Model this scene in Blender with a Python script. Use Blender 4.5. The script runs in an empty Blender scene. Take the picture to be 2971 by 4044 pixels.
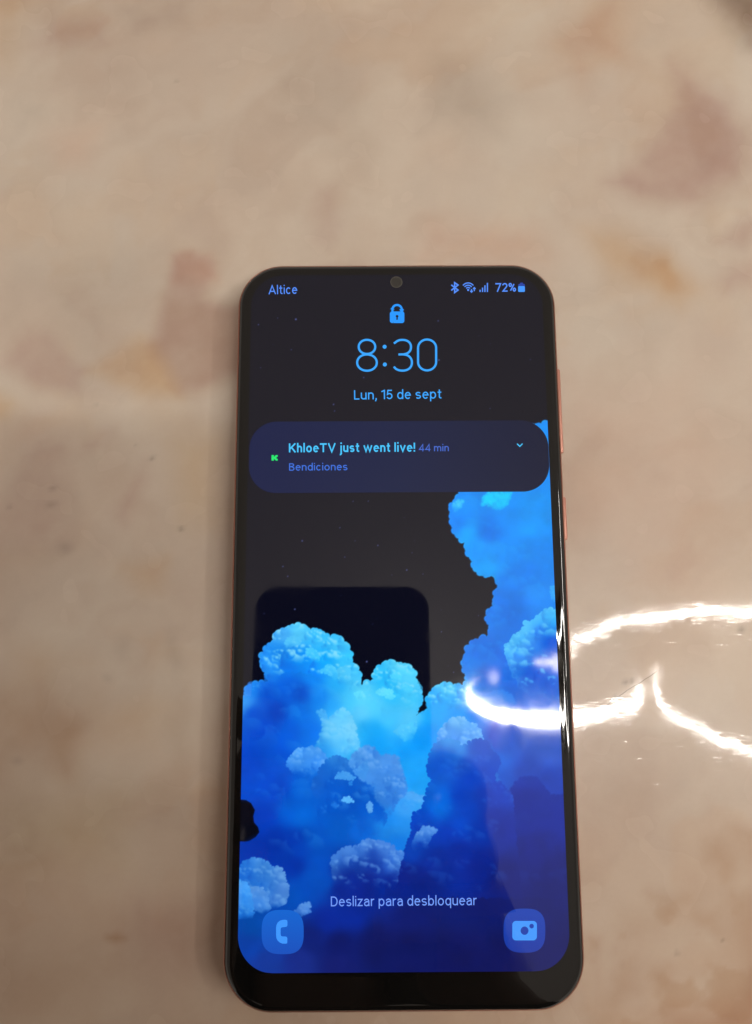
import bpy, bmesh, math, random
import numpy as np
from mathutils import Vector, Matrix

# ------------------------------------------------------------------ camera, world, exposure
SC = bpy.context.scene
COL = SC.collection
W_PX, H_PX, F_PX = 2971.0, 4044.0, 2900.0            # size of the photograph and its focal length, in pixels
GLASS_Z = 0.0088                                      # height of the phone's glass over the table
rv = Vector((0.15152068, -0.00226946, -0.00578313))
CAM_R = Matrix.Rotation(rv.length, 3, rv.normalized())
CAM_P = Vector((-0.0057641, -0.0030274, 0.1751971))
cam_data = bpy.data.cameras.new('camera')
cam_data.sensor_fit = 'VERTICAL'
cam_data.sensor_height = 24.0
cam_data.lens = 24.0 * F_PX / H_PX
cam_data.clip_start = 0.01
cam_data.clip_end = 100.0
cam = bpy.data.objects.new('camera', cam_data)
cam.matrix_world = Matrix.Translation(CAM_P) @ CAM_R.to_4x4()
COL.objects.link(cam)
SC.camera = cam

world = bpy.data.worlds.new("World")
SC.world = world
world.use_nodes = True
wb = world.node_tree.nodes['Background']
wb.inputs['Color'].default_value = (1.0, 0.87, 0.75, 1.0)   # dim spill from the rest of the room
wb.inputs['Strength'].default_value = 0.70
SC.view_settings.view_transform = 'Standard'
SC.view_settings.look = 'None'
SC.view_settings.exposure = 0.0
SC.view_settings.gamma = 1.0
RING_LIGHT = 136.0                                     # radiance of the lamp's light strips

# ------------------------------------------------------------------ helpers
def at(px, py, z):
    """Where the sight line through a pixel of the photograph meets the level z (metres)."""
    d = CAM_R @ Vector(((px - W_PX / 2) / F_PX, -(py - H_PX / 2) / F_PX, -1.0))
    return CAM_P + d * ((z - CAM_P.z) / d.z)

def lin(c):
    c = np.asarray(c, dtype=np.float64) / 255.0
    return np.where(c <= 0.04045, c / 12.92, ((np.maximum(c, 0) + 0.055) / 1.055) ** 2.4)

def lin4(r, g, b):
    v = lin((r, g, b))
    return (float(v[0]), float(v[1]), float(v[2]), 1.0)

def tag(o, label=None, cat=None, kind=None, group=None):
    if label: o['label'] = label
    if cat: o['category'] = cat
    if kind: o['kind'] = kind
    if group: o['group'] = group
    return o

def link(name, me, mat=None, parent=None, smooth=False):
    if mat is not None: me.materials.append(mat)
    if smooth: me.polygons.foreach_set('use_smooth', [True] * len(me.polygons))
    o = bpy.data.objects.new(name, me)
    COL.objects.link(o)
    if parent is not None: o.parent = parent
    return o

def mesh_from(name, verts, faces):
    me = bpy.data.meshes.new(name)
    me.from_pydata([tuple(v) for v in verts], [], faces)
    me.update()
    return me

def empty(name, loc):
    o = bpy.data.objects.new(name, None)
    o.empty_display_size = 0.01
    o.location = loc
    COL.objects.link(o)
    return o

def principled(name, color=(0.5, 0.5, 0.5, 1), rough=0.5, metal=0.0, ior=1.5, emit=None, emit_s=1.0, coat=0.0):
    m = bpy.data.materials.new(name)
    m.use_nodes = True
    b = m.node_tree.nodes['Principled BSDF']
    b.inputs['Base Color'].default_value = color
    b.inputs['Roughness'].default_value = rough
    b.inputs['Metallic'].default_value = metal
    b.inputs['IOR'].default_value = ior
    b.inputs['Coat Weight'].default_value = coat
    b.inputs['Coat Roughness'].default_value = 0.05
    if emit is not None:
        b.inputs['Emission Color'].default_value = emit
        b.inputs['Emission Strength'].default_value = emit_s
    return m

def round_rect(hx, hy, r, n=14):
    """Outline of a rounded rectangle, anticlockwise."""
    pts = []
    for cx, cy, a0 in ((hx - r, hy - r, 0), (-hx + r, hy - r, 90), (-hx + r, -hy + r, 180), (hx - r, -hy + r, 270)):
        for k in range(n + 1):
            a = math.radians(a0 + 90.0 * k / n)
            pts.append((cx + r * math.cos(a), cy + r * math.sin(a)))
    return pts

def loft(name, loops, cap_first=False, cap_last=False):
    """Skin a mesh over loops of equal length."""
    n = len(loops[0])
    verts = [p for lp in loops for p in lp]
    faces = []
    for i in range(len(loops) - 1):
        for k in range(n):
            faces.append((i * n + k, i * n + (k + 1) % n, (i + 1) * n + (k + 1) % n, (i + 1) * n + k))
    if cap_first: faces.append(tuple(reversed(range(n))))
    if cap_last: faces.append(tuple((len(loops) - 1) * n + k for k in range(n)))
    return mesh_from(name, verts, faces)

# ================================================================== materials
def glossy_screen(name):
    """A display behind glass: its picture comes from the mesh colours, the glass mirrors the room."""
    m = principled(name, (0.004, 0.004, 0.005, 1), 0.03, ior=1.52)
    nt = m.node_tree
    a = nt.nodes.new('ShaderNodeAttribute'); a.attribute_name = 'picture'
    b = nt.nodes['Principled BSDF']
    nt.links.new(a.outputs['Color'], b.inputs['Emission Color'])
    b.inputs['Emission Strength'].default_value = 1.0
    tc = nt.nodes.new('ShaderNodeTexCoord')                   # faint finger grease
    n = nt.nodes.new('ShaderNodeTexNoise'); n.inputs['Scale'].default_value = 75; n.inputs['Detail'].default_value = 6; n.inputs['Distortion'].default_value = 1.2
    r = nt.nodes.new('ShaderNodeMapRange')
    r.inputs[1].default_value = 0.42; r.inputs[2].default_value = 0.72; r.inputs[3].default_value = 0.026; r.inputs[4].default_value = 0.07
    nt.links.new(tc.outputs['Object'], n.inputs['Vector']); nt.links.new(n.outputs['Fac'], r.inputs[0])
    nt.links.new(r.outputs[0], b.inputs['Roughness'])
    return m

def glow(name, r, g, b):
    return principled(name, (0.004, 0.004, 0.005, 1), 0.03, ior=1.52, emit=lin4(r, g, b))

def smudge_glass(name):
    """Black front glass with faint greasy wear in its roughness."""
    m = principled(name, (0.0045, 0.0042, 0.004, 1), 0.05, ior=1.52)
    nt = m.node_tree
    tc = nt.nodes.new('ShaderNodeTexCoord')
    n = nt.nodes.new('ShaderNodeTexNoise'); n.inputs['Scale'].default_value = 220; n.inputs['Detail'].default_value = 5
    r = nt.nodes.new('ShaderNodeMapRange')
    r.inputs[1].default_value = 0.35; r.inputs[2].default_value = 0.75; r.inputs[3].default_value = 0.015; r.inputs[4].default_value = 0.07
    nt.links.new(tc.outputs['Object'], n.inputs['Vector'])
    nt.links.new(n.outputs['Fac'], r.inputs[0])
    nt.links.new(r.outputs[0], nt.nodes['Principled BSDF'].inputs['Roughness'])
    return m

M_SCREEN = glossy_screen('display_picture')
M_GLASS = smudge_glass('black_glass')
M_FRAME = principled('rose_brown_frame', lin4(150, 100, 84), 0.34, metal=0.55)
M_BUTTON = principled('lit_copper_button', lin4(184, 128, 112), 0.42, metal=0.35)  # copper tone made paler than the frame, lamp light put into the colour
M_BACK = principled('rose_back', lin4(190, 140, 120), 0.4)
M_LENS = principled('lens_window', (0.034, 0.032, 0.029, 1), 0.3, ior=1.5)
M_LENS_RIM = principled('lens_rim', (0.075, 0.07, 0.06, 1), 0.4)

def table_material():
    m = principled('marbled_table', (0.5, 0.4, 0.3, 1), 0.42, ior=1.45)
    nt = m.node_tree; N = nt.nodes; L = nt.links
    b = N['Principled BSDF']
    tc = N.new('ShaderNodeTexCoord')
    pig = N.new('ShaderNodeAttribute'); pig.attribute_name = 'marbling'
    # cloudy mottling of the print
    def noise(scale, detail, rough, vec=None, dist=0.0):
        n = N.new('ShaderNodeTexNoise')
        n.inputs['Scale'].default_value = scale; n.inputs['Detail'].default_value = detail
        n.inputs['Roughness'].default_value = rough; n.inputs['Distortion'].default_value = dist
        L.new(vec if vec is not None else tc.outputs['Object'], n.inputs['Vector'])
        return n.outputs['Fac']
    def ramp(fac, a, bb, lo, hi):
        r = N.new('ShaderNodeMapRange'); L.new(fac, r.inputs[0])
        r.inputs[1].default_value = a; r.inputs[2].default_value = bb
        r.inputs[3].default_value = lo; r.inputs[4].default_value = hi
        return r.outputs[0]
    def mix(fac, c1, c2, mode='MIX'):
        x = N.new('ShaderNodeMix'); x.data_type = 'RGBA'; x.blend_type = mode
        if isinstance(fac, float): x.inputs[0].default_value = fac
        else: L.new(fac, x.inputs[0])
        for sock, c in ((x.inputs[6], c1), (x.inputs[7], c2)):
            if isinstance(c, tuple): sock.default_value = c
            else: L.new(c, sock)
        return x.outputs[2]
    c = pig.outputs['Color']
    c = mix(ramp(noise(24, 3, .5), .36, .76, 0, .42), c, (.90, .76, .70, 1), 'MULTIPLY')
    c = mix(ramp(noise(60, 3, .5, dist=.3), .40, .85, 0, .34), c, (.80, .74, .72, 1), 'MULTIPLY')
    c = mix(ramp(noise(900, 3, .6), .25, .8, 0, .10), c, (.80, .76, .72, 1), 'MULTIPLY')
    c = mix(ramp(noise(330, 4, .65), .68, .80, 0, .12), c, (.70, .62, .56, 1), 'MULTIPLY')
    # a thin dark cut in the film, running down left from the flecks to the phone
    geo = N.new('ShaderNodeNewGeometry')
    p0, p1 = at(2590, 2652, 0), at(2268, 2872, 0)
    d = (p1 - p0); ln = d.length; d.normalize()
    sub = N.new('ShaderNodeVectorMath'); sub.operation = 'SUBTRACT'
    L.new(geo.outputs['Position'], sub.inputs[0]); sub.inputs[1].default_value = p0
    along = N.new('ShaderNodeVectorMath'); along.operation = 'DOT_PRODUCT'
    L.new(sub.outputs[0], along.inputs[0]); along.inputs[1].default_value = d
    across = N.new('ShaderNodeVectorMath'); across.operation = 'DOT_PRODUCT'
    L.new(sub.outputs[0], across.inputs[0]); across.inputs[1].default_value = (-d.y, d.x, 0)
    wob = N.new('ShaderNodeMath'); wob.operation = 'MULTIPLY_ADD'
    L.new(noise(150, 2, .5), wob.inputs[0]); wob.inputs[1].default_value = 0.0012; L.new(across.outputs['Value'], wob.inputs[2])
    off = N.new('ShaderNodeMath'); off.operation = 'SUBTRACT'; L.new(wob.outputs[0], off.inputs[0]); off.inputs[1].default_value = 0.0006
    ab = N.new('ShaderNodeMath'); ab.operation = 'ABSOLUTE'; L.new(off.outputs[0], ab.inputs[0])
    line = ramp(ab.outputs[0], 0.00005, 0.00016, 1, 0)
    in0 = ramp(along.outputs['Value'], -0.0005, 0.0005, 0, 1); in1 = ramp(along.outputs['Value'], ln - .0005, ln + .0005, 1, 0)
    mul = N.new('ShaderNodeMath'); mul.operation = 'MULTIPLY'; L.new(line, mul.inputs[0]); L.new(in0, mul.inputs[1])
    mul2 = N.new('ShaderNodeMath'); mul2.operation = 'MULTIPLY'; L.new(mul.outputs[0], mul2.inputs[0]); L.new(in1, mul2.inputs[1])
    mul3 = N.new('ShaderNodeMath'); mul3.operation = 'MULTIPLY'; L.new(mul2.outputs[0], mul3.inputs[0]); mul3.inputs[1].default_value = .6
    c = mix(mul3.outputs[0], c, (.10, .07, .05, 1))
    L.new(c, b.inputs['Base Color'])
    # clear film on top: fine wiping scratches tilt its surface a little
    def stretched(sx, sy, rot, detail):
        mp = N.new('ShaderNodeMapping'); mp.inputs['Scale'].default_value = (sx, sy, 1)
        mp.inputs['Rotation'].default_value = (0, 0, math.radians(rot))
        L.new(tc.outputs['Object'], mp.inputs['Vector'])
        n = N.new('ShaderNodeTexNoise'); n.inputs['Scale'].default_value = 1.0
        n.inputs['Detail'].default_value = detail; n.inputs['Roughness'].default_value = .6
        L.new(mp.outputs[0], n.inputs['Vector'])
        return n.outputs['Fac']
    def tilt(fac, amp):
        s = N.new('ShaderNodeMath'); s.operation = 'SUBTRACT'; L.new(fac, s.inputs[0]); s.inputs[1].default_value = .5
        k = N.new('ShaderNodeMath'); k.operation = 'MULTIPLY'; L.new(s.outputs[0], k.inputs[0]); k.inputs[1].default_value = amp
        return k.outputs[0]
    def add(a, bb):
        s = N.new('ShaderNodeMath'); L.new(a, s.inputs[0]); L.new(bb, s.inputs[1]); return s.outputs[0]
    ty = add(tilt(stretched(230, 3600, 8, 3), .026), tilt(stretched(90, 90, 0, 2), .012))
    tx = add(tilt(stretched(1500, 1500, 30, 3), .007), tilt(stretched(70, 70, 45, 2), .010))
    ty = add(ty, tilt(stretched(520, 5600, 11, 2), .020))
    for rot, sx in ((24, 90), (-38, 130), (72, 110)):       # single deeper scratches that catch the lamp
        deep = ramp(stretched(sx, 4200, rot, 1), .70, .77, 0, 1)
        a = math.radians(rot)
        for which, amp in (('y', .05 * math.cos(a)), ('x', .05 * math.sin(a))):
            k = N.new('ShaderNodeMath'); k.operation = 'MULTIPLY'; L.new(deep, k.inputs[0]); k.inputs[1].default_value = amp
            if which == 'y': ty = add(ty, k.outputs[0])
            else: tx = add(tx, k.outputs[0])
    comb = N.new('ShaderNodeCombineXYZ'); L.new(tx, comb.inputs[0]); L.new(ty, comb.inputs[1])
    va = N.new('ShaderNodeVectorMath'); va.operation = 'ADD'
    L.new(geo.outputs['Normal'], va.inputs[0]); L.new(comb.outputs[0], va.inputs[1])
    nn = N.new('ShaderNodeVectorMath'); nn.operation = 'NORMALIZE'; L.new(va.outputs[0], nn.inputs[0])
    b.inputs['Coat Weight'].default_value = .5
    b.inputs['Specular IOR Level'].default_value = .22
    b.inputs['Coat IOR'].default_value = 1.48
    L.new(ramp(noise(140, 4, .6), .35, .75, .03, .07), b.inputs['Coat Roughness'])
    L.new(nn.outputs[0], b.inputs['Coat Normal'])
    L.new(nn.outputs[0], b.inputs['Normal'])
    L.new(ramp(noise(60, 2, .5), .2, .8, .22, .30), b.inputs['Roughness'])
    return m

# ================================================================== the table
def seg_dist(P, a, b):
    d = b - a
    t = np.clip(((P - a) @ d) / max(d @ d, 1e-12), 0, 1)
    return np.linalg.norm(P - (a + t[:, None] * d), axis=1)

def signed_dist(P, poly):
    """Distance to a polygon, positive inside."""
    poly = np.asarray(poly, float)
    best = np.full(len(P), 1e9); ins = np.zeros(len(P), bool)
    for i in range(len(poly)):
        a, b = poly[i], poly[(i + 1) % len(poly)]
        best = np.minimum(best, seg_dist(P, a, b))
        if a[1] != b[1]:
            c = (P[:, 1] < a[1]) != (P[:, 1] < b[1])
            xi = a[0] + (P[:, 1] - a[1]) * (b[0] - a[0]) / (b[1] - a[1])
            ins ^= c & (P[:, 0] < xi)
    return np.where(ins, best, -best)

def value_noise(x, y, seed):
    rng = np.random.RandomState(seed)
    g = rng.rand(256, 256)
    xi = np.floor(x).astype(int); yi = np.floor(y).astype(int)
    fx = x - xi; fy = y - yi
    fx = fx * fx * (3 - 2 * fx); fy = fy * fy * (3 - 2 * fy)
    A = g[yi % 256, xi % 256]; B = g[yi % 256, (xi + 1) % 256]
    Cc = g[(yi + 1) % 256, xi % 256]; D = g[(yi + 1) % 256, (xi + 1) % 256]
    return (A * (1 - fx) + B * fx) * (1 - fy) + (Cc * (1 - fx) + D * fx) * fy

def fbm(x, y, seed, oct=4):
    s = 0; a = .5; t = 0
    for o in range(oct):
        s = s + a * value_noise(x * 2 ** o + 17.3 * o, y * 2 ** o + 5.1 * o, seed + o); t += a; a *= .5
    return s / t

def sstep(a, b, x):
    t = np.clip((x - a) / (b - a), 0, 1)
    return t * t * (3 - 2 * t)

VIEWS = {  # origin and scale of the enlargements the outlines were traced in, in photograph pixels
    'T1': (0, 0, .908), 'T2': (1471, 0, .908), 'T3': (0, 1000, .6053), 'T4': (0, 2200, .6053), 'T5': (0, 3100, .6053),
    'T6': (2200, 1000, .578), 'T7': (2200, 2900, .5086),
    'A': (900, 2400, .4843), 'B': (1600, 2000, .4116), 'C': (1550, 2700, .4419), 'D': (900, 3150, .4843), 'E': (1700, 1850, .3632)}

def src(view, pts):
    ox, oy, s = VIEWS[view]
    return [(ox + s * p[0], oy + s * p[1]) for p in pts]

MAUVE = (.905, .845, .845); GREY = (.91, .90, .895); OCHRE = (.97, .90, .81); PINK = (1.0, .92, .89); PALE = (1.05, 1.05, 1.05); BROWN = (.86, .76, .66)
PATCHES = [  # printed patches of the marbling: view, outline, softness (px), tint, strength
    ('T3', [(1110,30),(1250,10),(1400,80),(1420,160),(1340,310),(1560,330),(1600,760),(1300,930),(1190,920),(1000,640),(1060,300)], 22, MAUVE, .85),
    ('T3', [(1060,300),(1560,330),(1560,780),(1300,930),(1190,920),(1010,640)], 26, BROWN, .28),
    ('T3', [(560,780),(930,570),(1010,620),(1200,940),(900,930),(740,850)], 24, OCHRE, .8),
    ('T3', [(930,740),(1010,640),(1170,910),(940,900)], 20, OCHRE, .6),
    ('T3', [(180,480),(280,470),(440,640),(550,770),(500,920),(250,890),(20,720)], 24, MAUVE, .8),
    ('T3', [(720,1700),(900,1480),(980,1360),(960,1500),(800,1760)], 30, MAUVE, .7),
    ('T3', [(520,1270),(680,1160),(740,1150),(600,1270)], 25, MAUVE, .6),
    ('T3', [(0,1110),(250,1090),(420,1200),(400,1900),(-80,1950)], 60, MAUVE, .6),
    ('T3', [(-60,880),(60,960),(30,1040),(-60,1060)], 25, OCHRE, .9),
    ('T3', [(960,960),(1200,960),(1300,1160),(1000,1140)], 60, OCHRE, .35),
    ('T3', [(1180,1240),(1420,1200),(1400,1750),(1250,1750)], 60, (1.0,.96,.88), .8),
    ('T3', [(0,-50),(1050,-50),(950,480),(560,760),(250,400),(0,500)], 80, GREY, .55),
    ('T2', [(1310,260),(1400,300),(1560,440),(1610,600),(1580,780),(1400,900),(1150,880),(1000,800),(1180,680),(1290,540),(1340,450)], 36, MAUVE, 1.0),
    ('T2', [(1380,420),(1560,440),(1610,600),(1580,780),(1300,860),(1400,640)], 60, MAUVE, .5),
    ('T2', [(1440,-60),(1800,-60),(1800,240),(1652,160),(1560,80)], 50, (.62,.56,.52), .9),
    ('T2', [(880,60),(1080,-20),(1100,250),(960,290),(900,380),(780,200)], 45, (.94,.86,.81), .8),
    ('T2', [(280,250),(480,270),(600,420),(560,600),(250,520)], 60, GREY, .9),
    ('T2', [(900,1010),(1040,1000),(1250,1120),(1320,1211),(1000,1250)], 45, OCHRE, .8),
    ('T2', [(1500,1050),(1600,920),(1700,940),(1600,1090)], 20, MAUVE, .8),
    ('T2', [(250,980),(700,1020),(760,1140),(200,1140)], 60, PINK, .8),
    ('T1', [(270,80),(460,90),(470,180),(300,200),(180,240),(130,200)], 34, MAUVE, .6),
    ('T1', [(560,40),(800,20),(830,100),(600,140)], 40, GREY, .8),
    ('T1', [(-60,-60),(150,-60),(60,120),(30,250),(-60,260)], 60, OCHRE, .75),
    ('T1', [(180,-20),(280,-20),(230,90),(190,80)], 30, BROWN, .3),
    ('T1', [(1370,790),(1460,800),(1510,980),(1440,1100),(1370,1060)], 20, MAUVE, .5),
    ('T1', [(740,1120),(900,1110),(960,1231),(740,1231)], 22, PINK, .7),
    ('T1', [(90,430),(190,420),(180,500),(110,510)], 35, GREY, .7),
    ('T1', [(1200,180),(1400,60),(1652,300),(1600,620),(1300,500)], 90, GREY, .6),
    ('T1', [(250,580),(420,560),(400,700),(280,680)], 70, PINK, .7),
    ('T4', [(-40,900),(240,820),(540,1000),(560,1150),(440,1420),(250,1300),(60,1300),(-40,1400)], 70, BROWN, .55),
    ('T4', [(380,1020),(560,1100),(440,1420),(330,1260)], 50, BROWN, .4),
    ('T4', [(620,1040),(950,920),(1080,960),(950,1200),(700,1200)], 55, OCHRE, .5),
    ('T4', [(1100,480),(1150,500),(1170,680),(1120,720),(1080,620)], 26, GREY, .95),
    ('T4', [(740,620),(800,520),(830,520),(780,680)], 26, GREY, .8),
    ('T4', [(780,60),(1100,40),(1060,210),(950,190)], 40, OCHRE, .75),
    ('T4', [(120,640),(300,600),(560,700),(200,760)], 60, OCHRE, .45),
    ('T5', [(850,760),(1350,760),(1420,1250),(1000,1300),(800,1000)], 70, MAUVE, .7),
    ('T5', [(680,1022),(740,1004),(810,1022),(740,1040)], 14, BROWN, .8),
    ('T5', [(-40,100),(800,50),(760,500),(-40,520)], 90, (.97,.97,.92), .7),
    ('T5', [(-40,1150),(520,1150),(560,1600),(-40,1600)], 90, BROWN, .35),  # broad browning, shade of the near left corner put into the tint
    ('T7', [(1200,850),(1300,800),(1420,1050),(1340,1110),(1200,1000)], 30, BROWN, .55),
    ('T7', [(1380,720),(1560,740),(1560,1000),(1440,940)], 34, BROWN, .6),
    ('T7', [(850,1250),(1060,1280),(900,1420),(740,1240)], 34, BROWN, .5),
    ('T7', [(250,1580),(360,1600),(330,1680)], 22, BROWN, .5),
    ('T7', [(520,1420),(860,1420),(820,1560),(560,1560)], 40, BROWN, .3),
    ('T7', [(500,1900),(620,1800),(660,2000),(480,2080)], 34, BROWN, .4),
    ('T7', [(1120,1430),(1250,1400),(1270,1560),(1130,1500)], 26, BROWN, .55),
    ('T7', [(760,1830),(860,1840),(840,1960),(770,1960)], 26, BROWN, .4),
    ('T7', [(900,2200),(1200,2150),(1600,2040),(1600,2350),(880,2350)], 50, (.88,.72,.60), .6),
    ('T7', [(1380,1250),(1560,1260),(1560,1900),(1420,1500)], 50, BROWN, .55),
    ('T7', [(220,2150),(520,2080),(500,2300),(200,2300)], 40, BROWN, .3),
    ('T7', [(300,100),(1100,150),(1300,500),(900,700),(300,600)], 120, GREY, .5),
    ('T6', [(480,40),(720,60),(900,250),(850,350),(650,260),(480,180)], 45, OCHRE, .9),
    ('T6', [(640,60),(720,80),(860,240),(760,230)], 30, OCHRE, .6),
    ('T6', [(1090,200),(1200,110),(1400,60),(1340,230),(1120,300)], 28, MAUVE, .85),
    ('T6', [(60,900),(900,900),(1300,1500),(900,2200),(60,1900)], 160, PINK, .55),
]
SPECKS = [(620,1810,11,.30),(740,2093,13,.32),(255,2185,26,.16),(200,1905,16,.22),(204,1990,20,.16),(540,1760,7,.2),(40,1995,9,.2),(380,1603,9,.18),
          (690,317,9,.22),(2870,2395,24,.30),(2960,2475,16,.35),(2500,2700,10,.5),(2426,2762,11,.45),(2470,2706,12,.35),(2680,3780,7,.4),(2485,3830,5,.3),(2860,3720,7,.3),
          (1180,305,6,.1),(60,3020,20,.12),(400,2700,18,.12)]

def build_table():
    def axis(lo, hi, a, b, step):
        inner = np.arange(a, b + step / 2, step)
        left = np.linspace(lo, a, 24)[:-1]; right = np.linspace(b, hi, 24)[1:]
        return np.concatenate([left, inner, right])
    xs = axis(-.60, .70, -.118, .112, .0007); ys = axis(-.30, .80, -.105, .178, .0007)
    nx, ny = len(xs), len(ys)
    X, Y = np.meshgrid(xs, ys)
    P3 = np.stack([X.ravel(), Y.ravel(), np.zeros(nx * ny)], 1)
    # pixel of the photograph that each table point falls on (only used to lay out the print)
    Rm = np.array(CAM_R); cpt = (P3 - np.array(CAM_P)) @ Rm
    U = np.stack([W_PX / 2 + F_PX * cpt[:, 0] / -cpt[:, 2], H_PX / 2 - F_PX * cpt[:, 1] / -cpt[:, 2]], 1)
    wx = (fbm(P3[:, 0] * 60, P3[:, 1] * 60, 3) - .5); wy = (fbm(P3[:, 0] * 60, P3[:, 1] * 60, 9) - .5)
    Uw = U + np.stack([wx, wy], 1) * 90
    col = np.tile(np.array(TABLE_BASE), (nx * ny, 1))
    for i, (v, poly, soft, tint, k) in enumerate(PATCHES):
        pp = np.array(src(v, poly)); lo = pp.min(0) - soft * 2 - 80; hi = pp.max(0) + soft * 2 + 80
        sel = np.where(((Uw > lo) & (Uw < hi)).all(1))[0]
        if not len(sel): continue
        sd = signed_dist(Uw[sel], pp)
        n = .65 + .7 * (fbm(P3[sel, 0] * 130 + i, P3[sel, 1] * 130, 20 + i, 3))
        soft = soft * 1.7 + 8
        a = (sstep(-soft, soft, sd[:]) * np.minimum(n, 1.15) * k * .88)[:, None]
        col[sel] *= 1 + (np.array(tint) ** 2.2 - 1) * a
    for (px, py, r, k) in SPECKS:
        d = np.hypot((Uw[:, 0] - px), (Uw[:, 1] - py) * 1.15)
        col *= (1 - k * np.exp(-(d / r) ** 2))[:, None]
    # browner print towards the near edge, with the photographer's shade put into the tint
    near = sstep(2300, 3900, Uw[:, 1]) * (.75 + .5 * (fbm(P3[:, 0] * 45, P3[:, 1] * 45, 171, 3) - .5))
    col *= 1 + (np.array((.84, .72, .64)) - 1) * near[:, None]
    # broad overlapping veils of colour, brushed slantwise
    qx = P3[:, 0] * .8 + P3[:, 1] * .6; qy = -P3[:, 0] * .6 + P3[:, 1] * .8
    for sc, st, lo, hi, tint, k, sd0 in ((34, 1.7, .47, .66, (.80, .70, .66), .42, 101), (52, 1.3, .50, .68, (.86, .84, .84), .45, 113), (44, 2.2, .52, .70, (.95, .78, .60), .38, 127),
                                         (90, 1.8, .50, .72, (.82, .72, .66), .34, 139), (30, 1.4, .50, .64, (1.10, 1.08, 1.05), .40, 151)):
        f = fbm(qx * sc / st + wx * 1.6, qy * sc + wy * 1.6, sd0, 4)
        col *= 1 + (np.array(tint) - 1) * (sstep(lo - .06, hi + .06, f) * k * .62)[:, None]
    # brown flecking that thickens towards the near right corner of the print
    reg = sstep(3250, 3800, U[:, 1]) * sstep(1900, 2700, U[:, 0])
    f = sstep(.50, .66, fbm(P3[:, 0] * 120, P3[:, 1] * 120, 77, 5)) * reg * .55
    col *= 1 + (np.array((.84, .72, .60)) - 1) * f[:, None]
    idx = np.arange(nx * ny).reshape(ny, nx)
    quads = np.stack([idx[:-1, :-1], idx[:-1, 1:], idx[1:, 1:], idx[1:, :-1]], -1).reshape(-1, 4)
    me = bpy.data.meshes.new('tabletop')
    # bottom slab: four lower corners and side walls
    rim = np.concatenate([idx[0, :], idx[1:, -1], idx[-1, -2::-1], idx[-2:0:-1, 0]])
    low = P3[rim].copy(); low[:, 2] = -.028
    V = np.concatenate([P3, low]); base = nx * ny; nr = len(rim)
    side = np.stack([base + np.arange(nr), base + (np.arange(nr) + 1) % nr, np.roll(rim, -1), rim], 1)
    F = np.concatenate([quads, side])
    me.vertices.add(len(V)); me.vertices.foreach_set('co', V.ravel())
    me.loops.add(F.size); me.loops.foreach_set('vertex_index', F.ravel())
    me.polygons.add(len(F)); me.polygons.foreach_set('loop_start', np.arange(0, F.size, 4))
    me.update(calc_edges=True); me.validate()
    ca = me.color_attributes.new('marbling', 'FLOAT_COLOR', 'POINT')
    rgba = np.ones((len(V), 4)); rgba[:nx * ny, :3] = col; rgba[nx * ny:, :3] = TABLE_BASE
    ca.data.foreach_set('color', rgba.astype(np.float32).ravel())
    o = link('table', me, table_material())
    tag(o, 'beige marbled tabletop under a scratched glossy film, beneath the phone', 'table')
    return o

TABLE_BASE = (.60, .525, .445)
build_table()

# ================================================================== ceiling and lamp over the table
ceil = mesh_from('ceiling', [(-2.6, -2.2, 1.48), (2.8, -2.2, 1.48), (2.8, 2.6, 1.48), (-2.6, 2.6, 1.48),
                             (-2.6, -2.2, 1.58), (2.8, -2.2, 1.58), (2.8, 2.6, 1.58), (-2.6, 2.6, 1.58)],
                 [(0, 3, 2, 1), (4, 5, 6, 7), (0, 1, 5, 4), (1, 2, 6, 5), (2, 3, 7, 6), (3, 0, 4, 7)])
tag(link('ceiling', ceil, principled('ceiling_paint', (.50, .485, .475, 1), .9)), kind='structure')

M_STRIP = principled('light_strip', (.8, .8, .8, 1), .5, emit=(1.0, .945, .87, 1), emit_s=RING_LIGHT)
M_BRASS = principled('lamp_metal', (.10, .085, .07, 1), .35, metal=.8)
M_BULB = principled('bulb', (.8, .8, .8, 1), .5, emit=(1.0, .86, .68, 1), emit_s=RING_LIGHT * .16)

def band(c, e1, e2, n, r0, r1, half, a0=0.0, a1=360.0, steps=120):
    """A flat hoop (or an arc of one) of rectangular section round the axis n."""
    full = abs(a1 - a0) >= 359.9
    cnt = steps if full else steps + 1
    verts, faces = [], []
    for k in range(cnt):
        a = math.radians(a0 + (a1 - a0) * k / steps)
        e = e1 * math.cos(a) + e2 * math.sin(a)
        for rr, hh in ((r0, -half), (r1, -half), (r1, half), (r0, half)):
            verts.append(c + e * rr + n * hh)
    for k in range(steps):
        i, j = 4 * k, 4 * ((k + 1) % cnt)
        for q in range(4):
            faces.append((i + q, i + (q + 1) % 4, j + (q + 1) % 4, j + q))
    if not full:
        faces.append((0, 3, 2, 1)); m = 4 * (cnt - 1); faces.append((m, m + 1, m + 2, m + 3))
    return mesh_from('hoop', verts, faces)

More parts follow.
